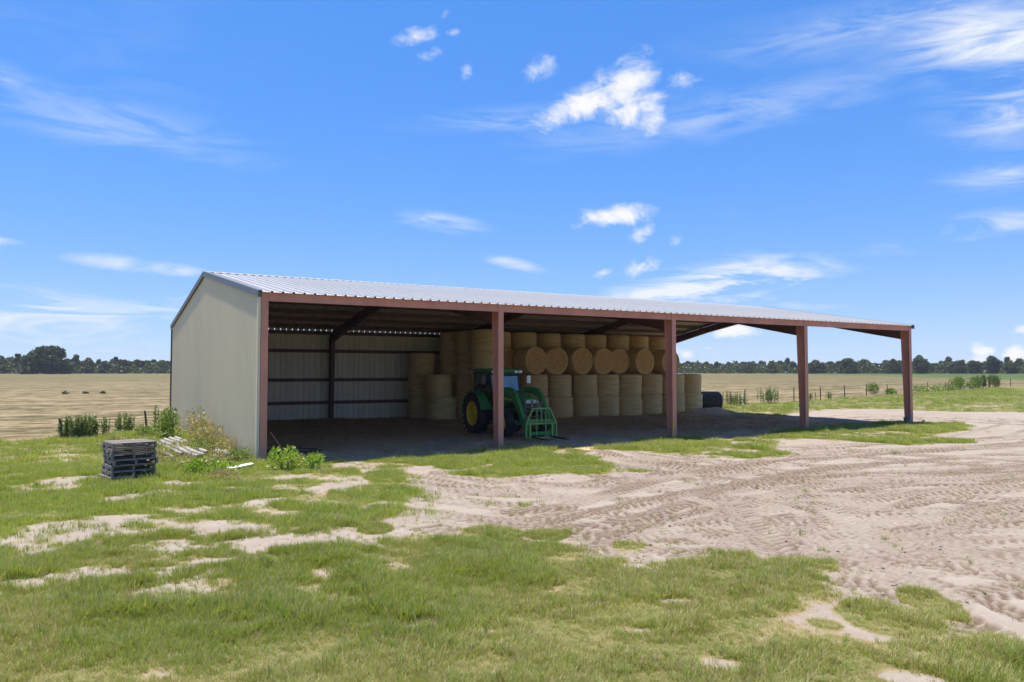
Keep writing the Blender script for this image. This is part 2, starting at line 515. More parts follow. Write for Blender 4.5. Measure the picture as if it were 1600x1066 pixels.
def sdist(poly, x, y):
    """signed distance to a polygon, positive inside"""
    P = np.array(poly); n = len(P)
    out = np.full(x.shape, -4.0)
    sel = (x > P[:, 0].min() - 4) & (x < P[:, 0].max() + 4) & (y > P[:, 1].min() - 4) & (y < P[:, 1].max() + 4)
    xs, ys = x[sel], y[sel]
    d2 = np.full(xs.shape, 1e9); ins = np.zeros(xs.shape, bool)
    for i in range(n):
        a = P[i]; b = P[(i + 1) % n]; e = b - a
        t = np.clip(((xs - a[0]) * e[0] + (ys - a[1]) * e[1]) / max(e @ e, 1e-9), 0, 1)
        d2 = np.minimum(d2, (xs - a[0] - t * e[0]) ** 2 + (ys - a[1] - t * e[1]) ** 2)
        c = (a[1] > ys) != (b[1] > ys)
        with np.errstate(divide='ignore', invalid='ignore'):
            xi = a[0] + (ys - a[1]) * e[0] / (e[1] if abs(e[1]) > 1e-9 else 1e-9)
        ins ^= c & (xs < xi)
    d = np.sqrt(d2)
    out[sel] = np.clip(np.where(ins, d, -d), -4, 4)
    return out


SAND = [(2.8, -3.99), (3.2, -5.06), (4.26, -5.7), (5.33, -6.33), (6.83, -6.96), (7.45, -6.34), (8.09, -4.61), (8.44, -3.31), (9.03, -2.4), (10.14, -1.92), (10.64, -2.92), (11.49, -4.73), (12.35, -6.42), (13.99, -6.43), (15.97, -3.91), (18.38, -2.16), (19.21, -3.89), (20.34, -5.15), (23.58, -4.61), (30.29, -3.21), (32.53, -1.14), (31.43, 0.59), (28.85, 2.14), (29.16, 4.92), (31.2, 8.59), (38.78, 11.04), (44.0, 9.44), (43.93, 5.12), (48, 0.97), (60, -6), (60, -30), (8, -30), (3.25, -18.4), (2.77, -18.08), (2.76, -17.8), (2.01, -17.62), (1.67, -17.19), (1.09, -16.85), (1.74, -16.56), (2.84, -16.23), (3.48, -15.27), (3.16, -14.55), (2.89, -14.23), (1.83, -14.0), (1.53, -13.9), (1.76, -13.28), (1.28, -13.26), (1.38, -12.4), (1.39, -11.1), (0.67, -11.13), (-0.14, -10.98), (-1.32, -11.44), (-2.12, -11.4), (-2.6, -10.93), (-2.67, -10.45), (-1.74, -10.02), (-0.64, -9.52), (0.64, -8.69), (1.37, -7.88), (2.12, -5.78)]
TIP = [(3.1, -2.96), (3.95, -3.15), (3.14, -4.48), (2.57, -4.41)]
FLOOR = [(-0.02, -0.5), (0.95, -0.4), (2.5, -0.71), (4.08, -0.69), (5.53, -0.31), (7.78, -0.02), (10.27, -0.5), (9.03, -2.4), (10.14, -1.92), (13.25, -0.32), (15.78, 0.39), (16.22, -1.5), (18.54, -1.26), (22.98, 1.17), (29.29, 2.44), (29.9, 5.28), (30.3, 8.43), (29.9, 12.4), (31.2, 13.4), (30.6, 18.4), (-0.1, 18.4)]
BARE = [(-4.76, -8.21, 0.58, 0.49), (-3.91, -7.37, 0.76, 0.44), (-5.19, -7.79, 0.4, 0.57), (-3.7, -9.93, 0.64, 0.4), (-4.47, -11.05, 0.67, 0.31), (-3.74, -11.31, 0.36, 0.34), (-3.28, -11.02, 0.39, 0.25), (-3.72, -4.83, 0.51, 0.43), (-4.72, -1.69, 0.51, 1.49), (-4.88, 4.47, 0.66, 1.23), (-2.92, -6.71, 0.35, 0.43), (-1.52, -6.58, 0.36, 0.47), (-2.49, -10.42, 0.83, 0.53), (-2.67, -9.02, 0.71, 0.54), (-2.2, -13.5, 0.21, 0.23), (-1.88, -14.7, 0.31, 0.21), (-5.4, -11.08, 0.23, 0.22), (-2.02, -12.34, 0.16, 0.22), (0.62, -10.08, 0.48, 0.4), (-0.31, -9.84, 0.47, 0.44), (-0.79, -5.14, 0.27, 0.38), (-0.06, -17.05, 0.17, 0.11), (-0.09, -15.99, 0.19, 0.09), (1.04, -18.03, 0.21, 0.17), (0.89, -15.49, 0.17, 0.1), (1.71, -2.9, 0.66, 0.67), (-2.37, -3.66, 0.5, 0.64), (-1.37, -15.23, 0.13, 0.1), (-9.5, -9, 1.0, .7), (-12, -4, 1.2, .8), (-9, -14, .6, .5)]
TUFTY = [(2.33, -16.99, 0.39, 0.54), (3.24, -16.89, 0.25, 0.5), (2.34, -17.23, 0.31, 0.32), (1.62, -11.87, 0.3, 0.29), (-0.55, -10.17, 0.26, 0.41), (2.2, -13.09, 0.26, 0.26), (22.39, -5.8, 0.93, 0.91), (20.8, -4.85, 1.39, 1.18), (7.9, -6.61, 0.32, 0.4), (1.63, -16.8, 0.15, 0.16), (2.16, -15.19, 0.09, 0.12)]
ELL_ROT = -0.54


def blobs(lst, x, y, grow=1.0):
    t = np.zeros(x.shape); c, s = math.cos(ELL_ROT), math.sin(ELL_ROT)
    for (a, b, ra, rb) in lst:
        sel = (np.abs(x - a) < 3.2 * max(ra, rb)) & (np.abs(y - b) < 3.2 * max(ra, rb))
        dx, dy = x[sel] - a, y[sel] - b
        u = (dx * c + dy * s) / (ra * grow); v = (-dx * s + dy * c) / (rb * grow)
        t[sel] = np.maximum(t[sel], np.exp(-(u * u + v * v) * 0.7))
    return t


FBX = [-900, -200, -60, -25, -8, -4.7, -1, 5, 40, 48, 118, 400, 900]
FBY = [-60, -10, 4, 8, 10.6, 11.5, 15, 19.6, 20.6, 21.2, 37.8, 112, 240]


def masks(x, y):
    """grass, sand, floor, field, crop - each 0..1 - at ground points"""
    x = np.asarray(x, float); y = np.asarray(y, float)
    e = (fbm(x, y, 1.6, 1) - 0.5) * 1.1 + (fbm(x, y, 0.45, 5, 3) - 0.5) * 1.0
    fl = sstep(-0.18, 0.18, sdist(FLOOR, x, y) + e * 0.5)
    sd = np.maximum(sdist(SAND, x, y), sdist(TIP, x, y))
    sand = sstep(-0.40, 0.34, sd + e * 1.0)
    bare = sstep(0.34, 0.86, blobs(BARE, x, y, 1.12) + e * 0.95 + (fbm(x, y, .18, 19, 2) - .5) * .5)
    thin = sstep(0.56, 0.76, fbm(x, y, 1.1, 11) + 0.05 * ((x < 2) & (y > -13) & (y < -3))) * (y < 12) * sstep(-14.5, -12.0, y)
    sand = np.maximum(sand, np.maximum(bare * (0.72 + 0.28 * sstep(.4, .6, fbm(x, y, .35, 15, 3))), thin * 0.75))
    sand = sand * (1 - sstep(0.42, 0.62, blobs(TUFTY, x, y, 1.15) + e * 0.35))
    field = sstep(-0.5, 0.5, y - np.interp(x, FBX, FBY) + e * 0.8)
    crop = field * sstep(-3, 3, ((x - 199) * 205 - (y - 75) * 148) / 252.8)
    sand = sand * (1 - fl) * (1 - field)
    return (1 - sand) * (1 - fl) * (1 - field), sand, fl, field, crop


MOUNDS = [(28.9, 12.0, .9, .28), (29.9, 12.0, .7, .25), (30.6, 12.6, .6, .2), (27.6, 12.1, .7, .15), (26.0, 11.8, .9, .10), (20.0, 11.6, 1.2, .08), (13.5, 13.6, 1.1, .09), (7.0, 16.6, 2.0, .10), (3.0, 17.0, 2.0, .10)]


def height0(x, y):
    x = np.asarray(x, float); y = np.asarray(y, float)
    r = np.hypot(x - CAM[0], y - CAM[1])
    z = 0.0043 * np.maximum(r - 60, 0) ** 1.0 * sstep(40, 90, r)
    z = np.minimum(z, 2.2 + 0 * z)
    z = z + (fbm(x, y, 3.5, 21) - 0.5) * 0.12 + (fbm(x, y, 0.6, 25, 2) - 0.5) * 0.035
    for (a, b, rr, h) in MOUNDS:
        z = z + h * np.exp(-((x - a) ** 2 + (y - b) ** 2) / (rr * rr))
    return z


def gz(x, y):
    return float(height0(np.array([x]), np.array([y]))[0])


TRACKS = [[(2.56, -4.81), (4.08, -6.6), (6.81, -6.68), (10.63, -6.12), (16.27, -6.06), (25.18, -7.46), (34, -9)], [(2.25, -5.5), (4.03, -8.03), (6.08, -9.76), (9.56, -11.02), (15.03, -12.27), (24, -14)], [(1.79, -6.69), (3.14, -9.38), (5.05, -11.7), (8.12, -12.77), (12.37, -13.53), (20, -16)], [(1.34, -8.3), (2.56, -11.24), (4.09, -13.35), (6.92, -14.17), (9.99, -14.66), (16, -16)], [(1.02, -10.0), (2.38, -13.1), (3.99, -14.62), (5.99, -15.26), (7.92, -15.64), (12, -17)], [(10.2, 1.5), (8.9, -2.6), (8.05, -5.1), (7.11, -7.53), (6.97, -9.79), (8.24, -11.99), (9.99, -14.66), (13, -18)], [(11.2, 1.0), (9.81, -2.19), (9.09, -5.2), (9.03, -7.72), (11.07, -9.9), (16.33, -11.66), (26, -13)], [(10.17, -2.93), (10.51, -7.4), (12.82, -9.55), (19.53, -10.14), (30, -10.5)], [(16.26, -4.86), (16.79, -7.89), (17.82, -10.95), (20, -15)], [(2.09, -9.93), (4.98, -10.04), (9.75, -9.11), (16.3, -8.21), (21.51, -9.2), (32, -11)], [(1.67, -11.62), (5.53, -11.22), (10.14, -10.59), (16.33, -11.66), (25, -12.5)], [(2.11, -13.41), (5.79, -12.51), (10.09, -12.16), (14.44, -12.55), (22, -13.5)], [(3.28, -14.1), (6.97, -13.56), (11.5, -13.95), (18, -15)], [(6.61, -11.02), (5.19, -14.78), (4.04, -16.8), (3.02, -17.96)], [(7.09, -12.15), (5.37, -15.36), (4.09, -17.12), (3.04, -18.18)], [(4.5, -10.6), (3.99, -14.06), (3.28, -16.34), (2.9, -17.53)], [(3.96, -14.95), (6.56, -16.29), (11, -18)], [(3.26, -15.85), (5.62, -16.73), (9, -18.4)], [(23.19, -6.27), (29.09, -4.62), (34.85, -2.83), (39.28, -0.46)], [(19.9, -7.04), (24.18, -6.87), (29.68, -7.4)], [(2.98, -3.66), (3.26, -5.62), (4.53, -4.59), (5.79, -3.75)], [(31.65, 6.1), (37.74, 5.45), (38.77, 1.74), (35.67, -2.49)], [(32.2, 4.24), (35.69, 2.31), (34.85, -3.83)]]


def catmull(P, step=0.35):
    P = [np.array(p, float) for p in P]
    P = [2 * P[0] - P[1]] + P + [2 * P[-1] - P[-2]]
    out = []
    for i in range(1, len(P) - 2):
        a, b, c, d = P[i - 1:i + 3]
        n = max(2, int(np.linalg.norm(c - b) / step))
        for k in range(n):
            t = k / n
            out.append(0.5 * (2 * b + (c - a) * t + (2 * a - 5 * b + 4 * c - d) * t * t + (3 * b - a - 3 * c + d) * t ** 3))
    out.append(P[-2])
    return np.array(out)


def build_ground():
    def seg(a, b, s): return list(np.arange(a, b, s))
    far = [62, 64, 67, 70, 74, 79, 85, 92, 100, 112, 126, 142, 160, 182, 210, 245, 290, 345, 410, 490, 560, 640, 740, 860]
    xs = [-v for v in far[::-1] if v >= 42] + seg(-60, -14, 0.8) + seg(-14, 0.6, 0.14) + seg(0.6, 30.4, 0.06) + seg(30.4, 62, 0.3) + far
    ys = [-v for v in far[::-1]] + seg(-60, -20, 1.0) + seg(-20, -1, 0.06) + seg(-1, 20, 0.15) + seg(20, 62, 0.5) + far
    xs = np.array(sorted(set(np.round(xs, 3)))); ys = np.array(sorted(set(np.round(ys, 3))))
    nx, ny = len(xs), len(ys)
    X, Y = np.meshgrid(xs, ys)
    g, s, f, h, c = masks(X.ravel(), Y.ravel())
    Z = height0(X.ravel(), Y.ravel()).reshape(ny, nx)
    S = s.reshape(ny, nx)
    moist = np.zeros((ny, nx))
    # tyre tracks pressed into the sand
    T = np.zeros((ny, nx))
    tr = np.random.default_rng(5)
    for ti, P in enumerate(TRACKS + [[(p[0] + tr.uniform(-1.1, 1.1), p[1] + tr.uniform(-.9, .9)) for p in q] for q in TRACKS[:15]]):
        Q = catmull(P)
        big = ti % 3 != 0
        off = 0.86 if big else 0.74
        wid = 0.25 if big else 0.15
        per = 0.21 if big else 0.14
        dep = tr.uniform(0.7, 1.2); tone = tr.choice([0.0, 0.08, 0.18, 0.32])
        s0 = 0.0
        for i in range(len(Q) - 1):
            a, b = Q[i], Q[i + 1]; e = b - a; L = np.linalg.norm(e)
            if L < 1e-6: continue
            d = e / L; nrm = np.array([-d[1], d[0]])
            for side in (-1, 1):
                ca = a + nrm * off * side; cb = b + nrm * off * side
                x0, x1 = min(ca[0], cb[0]) - .45, max(ca[0], cb[0]) + .45
                y0, y1 = min(ca[1], cb[1]) - .45, max(ca[1], cb[1]) + .45
                i0, i1 = np.searchsorted(xs, [x0, x1]); j0, j1 = np.searchsorted(ys, [y0, y1])
                if i1 <= i0 or j1 <= j0: continue
                dx = X[j0:j1, i0:i1] - ca[0]; dy = Y[j0:j1, i0:i1] - ca[1]
                u = dx * d[0] + dy * d[1]; v = dx * nrm[0] + dy * nrm[1]
                inside = (u >= -0.03) & (u < L + 0.03)
                w = sstep(wid + 0.06, wid - 0.02, np.abs(v)) * inside
                fade = sstep(0.34, 0.52, fbm(X[j0:j1, i0:i1], Y[j0:j1, i0:i1], 2.6, 31 + ti % 5, 2))
                ph = (s0 + u + np.abs(v) * 0.75 + (0.5 * per if True else 0) * (v > 0)) / per
                lug = sstep(-0.15, 0.35, np.sin(2 * math.pi * ph))
                hgt = (-0.028 + 0.032 * lug) * dep * (0.35 + 0.65 * fade)
                berm = np.exp(-((np.abs(v) - wid - 0.07) / 0.05) ** 2) * 0.018 * inside * dep
                T[j0:j1, i0:i1] = T[j0:j1, i0:i1] * (1 - w) + hgt * w + berm * 0.6
                mo = (0.16 + tone) * (0.3 + 0.7 * fade) + (1 - lug) * (0.35 + 0.65 * fade) * 0.95
                moist[j0:j1, i0:i1] = moist[j0:j1, i0:i1] * (1 - w) + mo * w
            s0 += L
    near = sstep(0.35, 0.8, S)
    Z += T * near + near * (fbm(X, Y, 0.30, 41, 2) - 0.5) * 0.014
    moist = moist * near
    Z = Z + f.reshape(ny, nx) * (fbm(X, Y, 0.5, 51, 3) - 0.5) * 0.07
    co = np.stack([X.ravel(), Y.ravel(), Z.ravel()], 1)
    wts = np.stack([s, f, h, moist.ravel()], 1).astype(np.float32)
    # classify the faces and split them into the pieces of the setting
    def fc(a):
        a = a.reshape(ny, nx)
        return (a[:-1, :-1] + a[1:, :-1] + a[:-1, 1:] + a[1:, 1:]) / 4
    FS, FF, FH, FC = fc(s), fc(f), fc(h), fc(c)
    cx, cy = (xs[:-1] + xs[1:]) / 2, (ys[:-1] + ys[1:]) / 2
    CX, CY = np.meshgrid(cx, cy)
    main = sdist(SAND, CX.ravel(), CY.ravel()).reshape(CX.shape) > -1.0
    cls = np.zeros(FS.shape, int)
    cls[(FS > 0.5) & main] = 1
    cls[FF > 0.5] = 2
    cls[FH > 0.5] = 3
    cls[FC > 0.5] = 4
    gx = np.gradient(Z, axis=1) / np.gradient(X, axis=1); gy = np.gradient(Z, axis=0) / np.gradient(Y, axis=0)
    nor = np.stack([-gx.ravel(), -gy.ravel(), np.ones(nx * ny)], 1)
    nor /= np.linalg.norm(nor, axis=1)[:, None]
    jj, ii = np.meshgrid(np.arange(ny - 1), np.arange(nx - 1), indexing='ij')
    a = (jj * nx + ii); quads = np.stack([a, a + 1, a + nx + 1, a + nx], -1)
    names = ['ground', 'sand_yard', 'barn_floor', 'hay_field', 'crop_field']
    info = [('rough pasture ground under the green grass', 'ground'), ('pale sandy yard criss-crossed by tractor tyre tracks', 'sand'),
            ('brown trampled hay floor under the barn roof', 'floor'), ('mown straw-coloured hay field behind the fence', 'field'), ('dark green crop field far off on the right', 'field')]
    for k, nm in enumerate(names):
        q = quads[cls == k]
        if len(q) == 0: continue
        used, inv = np.unique(q.ravel(), return_inverse=True)
        me = bpy.data.meshes.new(nm)
        me.vertices.add(len(used)); me.vertices.foreach_set('co', co[used].ravel())
        me.loops.add(len(inv)); me.loops.foreach_set('vertex_index', inv.astype(np.int32))
        me.polygons.add(len(q)); me.polygons.foreach_set('loop_start', np.arange(0, len(inv), 4, dtype=np.int32))
        me.polygons.foreach_set('use_smooth', np.ones(len(q), bool))
        me.update(calc_edges=True)
        at = me.attributes.new('wts', 'FLOAT_COLOR', 'POINT'); at.data.foreach_set('color', wts[used].ravel())
        at = me.attributes.new('crop', 'FLOAT', 'POINT'); at.data.foreach_set('value', c[used].astype(np.float32))
        me.normals_split_custom_set_from_vertices(nor[used].tolist())
        me.materials.append(M['ground'])
        o = link(nm, me)
        o['kind'] = 'structure'; o['label'] = info[k][0]


def ground_mat():
    m = bpy.data.materials.new('ground_surface')
    m.use_nodes = True
    t = NT(m.node_tree); b = m.node_tree.nodes['Principled BSDF']
    b.inputs['Roughness'].default_value = 0.95
    b.inputs['Specular IOR Level'].default_value = 0.12
    at = t.n('ShaderNodeAttribute', attribute_name='wts')
    ac = t.n('ShaderNodeAttribute', attribute_name='crop')
    sp = t.n('ShaderNodeSeparateColor'); t.l(at.outputs['Color'], sp.inputs[0])
    sand_w, floor_w, field_w, moist = sp.outputs[0], sp.outputs[1], sp.outputs[2], at.outputs['Alpha']
    geo = t.n('ShaderNodeNewGeometry'); P = geo.outputs['Position']
    n1 = t.noise(P, 0.35, 5, 0.6); n2 = t.noise(P, 3.0, 5, 0.65); n3 = t.noise(P, 22, 4, 0.7); nfar = t.noise(P, 0.05, 4, 0.6)
    # soil and thatch under the grass; green where blades are too far to be told apart
    soil = t.mix(t.ramp(n2, 0.3, 0.7), (0.105, 0.115, 0.034), (0.175, 0.15, 0.062))
    soil = t.mix(t.m('MULTIPLY', t.ramp(n3, 0.45, 0.75), 0.6), soil, (0.27, 0.22, 0.11))
    sand = t.mix(t.ramp(n1, 0.3, 0.7), (0.288, 0.243, 0.200), (0.242, 0.197, 0.160))
    sand = t.mix(t.m('MULTIPLY', t.ramp(n2, 0.42, 0.7), 0.5), sand, (0.315, 0.282, 0.240))
    sand = t.mix(t.m('MULTIPLY', t.ramp(n3, 0.45, 0.75), 0.35), sand, (0.26, 0.20, 0.15))
    sand = t.mix(t.m('MULTIPLY', moist, 0.84, clamp=True), sand, (0.125, 0.087, 0.061))
    fl = t.mix(t.ramp(n2, 0.3, 0.72), (0.38, 0.25, 0.15), (0.56, 0.39, 0.25))
    fl = t.mix(t.m('MULTIPLY', t.ramp(n3, 0.4, 0.75), 0.55), fl, (0.62, 0.46, 0.30))
    # mown field: rows of dried cuttings along X on olive stubble
    warp = t.n('ShaderNodeVectorMath', operation='ADD')
    nv = t.n('ShaderNodeTexNoise'); nv.inputs['Scale'].default_value = 0.035; nv.inputs['Detail'].default_value = 3; t.l(P, nv.inputs['Vector'])
    sc = t.n('ShaderNodeVectorMath', operation='SCALE'); sc.inputs['Scale'].default_value = 9.0
    t.l(nv.outputs['Color'], sc.inputs[0]); t.l(P, warp.inputs[0]); t.l(sc.outputs[0], warp.inputs[1])
    rows_a = t.noise(t.scale_vec(warp.outputs[0], (0.06, 1.05, 1)), 1.0, 6, 0.7)
    rows_b = t.noise(t.scale_vec(warp.outputs[0], (0.012, 0.17, 1)), 1.0, 4, 0.6)
    tuft = t.noise(t.scale_vec(P, (0.6, 1.6, 1)), 1.0, 5, 0.7)
    rr = t.m('ADD', t.m('MULTIPLY', rows_a, 0.6), t.m('MULTIPLY', rows_b, 0.4))
    stub = t.noise(t.scale_vec(P, (1.3, 3.5, 1)), 1.6, 4, 0.75)
    rr = t.m('MULTIPLY_ADD', t.m('SUBTRACT', stub, 0.5), 0.22, rr)
    fd = t.mix(t.ramp(t.m('MULTIPLY_ADD', t.m('SUBTRACT', tuft, 0.5), 0.8, rr), 0.425, 0.575), (0.072, 0.064, 0.026), (0.25, 0.19, 0.11))
    dist = t.n('ShaderNodeVectorMath', operation='LENGTH'); t.l(P, dist.inputs[0])
    fd = t.mix(t.m('MULTIPLY', t.ramp(dist.outputs['Value'], 45, 240), 0.68), fd, t.mix(nfar, (0.088, 0.085, 0.030), (0.125, 0.105, 0.046)))
    crop = t.mix(t.ramp(t.noise(P, 0.08, 4), 0.3, 0.7), (0.045, 0.075, 0.02), (0.065, 0.10, 0.027))
    fd = t.mix(ac.outputs['Fac'], fd, crop)
    clod = t.noise(t.scale_vec(P, (3.2, 6.5, 1)), 1.6, 3, 0.6)
    sand = t.mix(t.m('MULTIPLY', t.m('MULTIPLY', t.ramp(clod, 0.57, 0.66), t.ramp(moist, 0.02, 0.2)), 0.75), sand, (0.125, 0.087, 0.061))
    soil = t.mix(t.m('MULTIPLY', t.ramp(sand_w, 0.02, 0.35), 0.8), soil, (0.27, 0.20, 0.115))
    c = t.mix(t.ramp(t.m('MULTIPLY_ADD', t.m('SUBTRACT', n3, 0.5), 0.9, sand_w), 0.25, 0.75), soil, sand)
    c = t.mix(floor_w, c, fl)
    c = t.mix(field_w, c, fd)
    t.l(c, b.inputs['Base Color'])
    bn = t.n('ShaderNodeBump'); bn.inputs['Strength'].default_value = 0.7; bn.inputs['Distance'].default_value = 0.03
    t.l(t.m('ADD', n3, t.m('MULTIPLY', n2, 0.8)), bn.inputs['Height']); t.l(bn.outputs[0], b.inputs['Normal'])
    return m


M['ground'] = ground_mat()
build_ground()

# ================================================================== THE BARN
BAY, WID, EAVE, RISE = 7.62, 18.29, 4.75, 1.55
HALF = WID / 2
SLOPE = math.atan2(RISE, HALF)
LEN = BAY * 4


def roofz(y):
    """underside of the roof sheet at depth y"""
    return EAVE + RISE * (1 - abs(y - HALF) / HALF)


barn = thing('hay_barn', 'open-fronted metal hay barn with cream end wall and red steel posts', 'barn')


def i_section(mb, x, y_out, sgn, z0, z1, d0, d1, fw=0.20, ft=0.014):
    """tapered I-column, outer flange vertical at y_out, web going sgn in y"""
    mb.box(x - fw / 2, x + fw / 2, min(y_out, y_out + sgn * ft), max(y_out, y_out + sgn * ft), z0, z1)
    a0, a1 = y_out + sgn * (d0 - ft), y_out + sgn * (d1 - ft)
    w = 0.005
    ys = y_out + sgn * ft
    mb.add([(x - w, ys, z0), (x + w, ys, z0), (x + w, a0, z0), (x - w, a0, z0), (x - w, ys, z1), (x + w, ys, z1), (x + w, a1, z1), (x - w, a1, z1)],
           [(0, 1, 2, 3), (4, 5, 6, 7), (0, 1, 5, 4), (1, 2, 6, 5), (2, 3, 7, 6), (3, 0, 4, 7)])
    b0, b1 = a0 + sgn * ft, a1 + sgn * ft
    f = fw / 2
    mb.add([(x - f, a0, z0), (x + f, a0, z0), (x + f, b0, z0), (x - f, b0, z0), (x - f, a1, z1), (x + f, a1, z1), (x + f, b1, z1), (x - f, b1, z1)],
           [(0, 1, 2, 3), (4, 5, 6, 7), (0, 1, 5, 4), (1, 2, 6, 5), (2, 3, 7, 6), (3, 0, 4, 7)])


for i in range(5):
    x = i * BAY
    mb = MB()
    i_section(mb, x, 0.0, 1, -0.1, EAVE - 0.02, 0.30, 0.44)
    for z in (1.55, 3.3):                                             # bolted clips on the web
        mb.box(x - 0.075, x - 0.008, 0.10, 0.17, z, z + 0.1)
    mb.box(x - 0.14, x + 0.14, -0.06, 0.40, -0.05, 0.03)
    mb.build('column', M['red'], barn)
    mb = MB()
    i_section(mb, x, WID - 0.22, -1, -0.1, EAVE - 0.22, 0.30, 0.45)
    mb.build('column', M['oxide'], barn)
    # rafters: tapered I-beams hung under the purlins
    for sgn, yo in ((1, 0.44), (-1, WID - 0.66)):
        mb = MB()
        pts = []
        y1 = HALF
        f = 0.10
        for (y, dep) in ((yo + sgn * 0.002, 0.50), ((yo + y1) / 2, 0.36), (y1, 0.40)):
            pts.append((y, roofz(y) - 0.215, roofz(y) - 0.215 - dep))
        for (a, b) in ((0, 1), (1, 2)):
            (ya, ta, ba), (yb, tb, bb) = pts[a], pts[b]
            for (hw, za0, za1, zb0, zb1) in ((f, ta - .014, ta, tb - .014, tb), (.005, ba + .014, ta - .014, bb + .014, tb - .014), (f, ba, ba + .014, bb, bb + .014)):
                mb.add([(x - hw, ya, za0), (x + hw, ya, za0), (x + hw, ya, za1), (x - hw, ya, za1), (x - hw, yb, zb0), (x + hw, yb, zb0), (x + hw, yb, zb1), (x - hw, yb, zb1)],
                       [(0, 1, 2, 3), (4, 5, 6, 7), (0, 1, 5, 4), (1, 2, 6, 5), (2, 3, 7, 6), (3, 0, 4, 7)])
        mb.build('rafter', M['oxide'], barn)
# front eave strut: a channel running behind the column flanges
mb = MB()
mb.box(-0.10, LEN + 0.12, 0.018, 0.030, EAVE - 0.25, EAVE - 0.01)
mb.box(-0.10, LEN + 0.12, 0.030, 0.10, EAVE - 0.022, EAVE - 0.01)
mb.box(-0.10, LEN + 0.12, 0.030, 0.10, EAVE - 0.25, EAVE - 0.238)
mb.build('eave_strut', M['red'], barn)
mb = MB()
mb.box(-0.10, LEN + 0.12, WID - 0.22, WID - 0.04, EAVE - 0.26, EAVE - 0.085)
mb.build('eave_strut', M['oxide'], barn)
# purlins
for sgn in (1, -1):
    for k in range(6):
        y = HALF - sgn * (0.35 + k * 1.5)
        z = roofz(y)
        mb = MB()
        mb.box(-0.10, LEN + 0.12, y - 0.004, y + 0.004, z - 0.205, z - 0.008)
        mb.box(-0.10, LEN + 0.12, y + 0.004, y + 0.065, z - 0.013, z - 0.006)
        mb.box(-0.10, LEN + 0.12, y - 0.065, y - 0.004, z - 0.205, z - 0.198)
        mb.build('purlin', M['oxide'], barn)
# girts on the rear and end walls
for z in (0.90, 2.10, 3.62):
    mb = MB(); mb.box(-0.05, LEN, WID - 0.20, WID - 0.035, z - 0.085, z + 0.085)
    mb.build('girt', M['oxide'], barn)
    mb = MB(); mb.box(-0.10, -0.02, 0.3, WID - 0.25, z - 0.1, z + 0.1)
    mb.build('girt', M['oxide'], barn)


def ribs(width, pitch=0.3048, h=0.046):
    """sheet profile: list of (across, out)"""
    p = []
    x = 0.0
    while x < width - 0.01:
        p += [(x, 0.0), (x + 0.016, h), (x + 0.064, h), (x + 0.080, 0.0)]
        for m_ in (0.135, 0.215):
            p += [(x + m_, 0), (x + m_ + .012, .006), (x + m_ + .028, .006), (x + m_ + .04, 0)]
        x += pitch
    p.append((width, 0.0))
    return p


PW = 0.9144
# roof sheets (34 a slope), shared meshes; each sheet is one part
for sgn in (1, -1):
    pr = ribs(PW)
    ye, yr = (-0.09, HALF) if sgn == 1 else (WID + 0.065, HALF)
    vs = []; fs = []
    for k, (a, o) in enumerate(pr):
        for y in (ye, yr):
            vs.append((a, y, roofz(y) + o if (0 <= y <= WID) else EAVE - RISE * (0.09 if sgn == 1 else 0.065) / HALF + o))
    for k in range(len(pr) - 1):
        q = (2 * k, 2 * k + 2, 2 * k + 3, 2 * k + 1)
        fs.append(q if sgn == 1 else q[::-1])
    n = len(vs)
    mb = MB(); mb.add(vs, fs)
    mb.cur = 1                                                       # the dusty underside, 2 mm below
    mb.add([(p[0], p[1], p[2] - 0.002) for p in vs], [f[::-1] for f in fs])
    me = mb.mesh('roof_panel', [M['galv'], M['underside']])
    for i in range(34):
        link('roof_panel', me, barn, loc=(-0.17 + i * PW * 0.994, 0, 0.0015 * (i % 2)))
# rear wall sheets: steep narrow ribs
pr = []
for q in range(3):
    pr += [(q * .3048, 0.0), (q * .3048 + .006, .062), (q * .3048 + .044, .062), (q * .3048 + .050, 0.0)]
pr.append((PW, 0.0))
vs = []; fs = []
for (a, o) in pr:
    vs += [(a, WID + o, -0.15), (a, WID + o, EAVE - (0.060 if o > 0.03 else 0.001))]   # open rib ends: daylight shows under the eave
for k in range(len(pr) - 1): fs.append((2 * k, 2 * k + 1, 2 * k + 3, 2 * k + 2))
mb = MB(); mb.add(vs, fs); mb.cur = 1
mb.add([(p[0], p[1] - 0.002, p[2]) for p in vs], [f[::-1] for f in fs])
me = mb.mesh('wall_panel', [M['cream'], M['inner']])
for i in range(34):
    link('wall_panel', me, barn, loc=(-0.14 + i * PW * 0.992, 0, 0))
# end wall sheets, cut to the rake
for i in range(20):
    y0 = 0.012 + i * PW
    w = min(PW, WID + 0.03 - y0)
    vs = []; fs = []
    pr = [(a, o) for (a, o) in ribs(PW, h=0.015) if a <= w + 1e-6]
    for (a, o) in pr:
        y = y0 + a
        vs += [(-0.125 - o, y, -0.15), (-0.125 - o, y, roofz(min(y, WID)) - 0.012)]
    for k in range(len(pr) - 1): fs.append((2 * k, 2 * k + 1, 2 * k + 3, 2 * k + 2))
    mb = MB(); mb.add(vs, fs); mb.cur = 1
    mb.add([(p[0] + 0.002, p[1], p[2]) for p in vs], [f[::-1] for f in fs])
    mb.build('wall_panel', [M['cream'], M['inner']], barn)
mb = MB(); mb.box(-0.19, -0.115, -0.018, 0.012, 0.02, EAVE - 0.15); mb.box(-0.19, -0.165, 0.012, 0.08, 0.02, EAVE - 0.15)
mb.build('corner_trim', M['cream'], barn)
mb = MB(); mb.box(-0.19, -0.115, WID + 0.035, WID + 0.06, 0.02, EAVE - 0.15)
mb.build('corner_trim', M['trim'], barn)
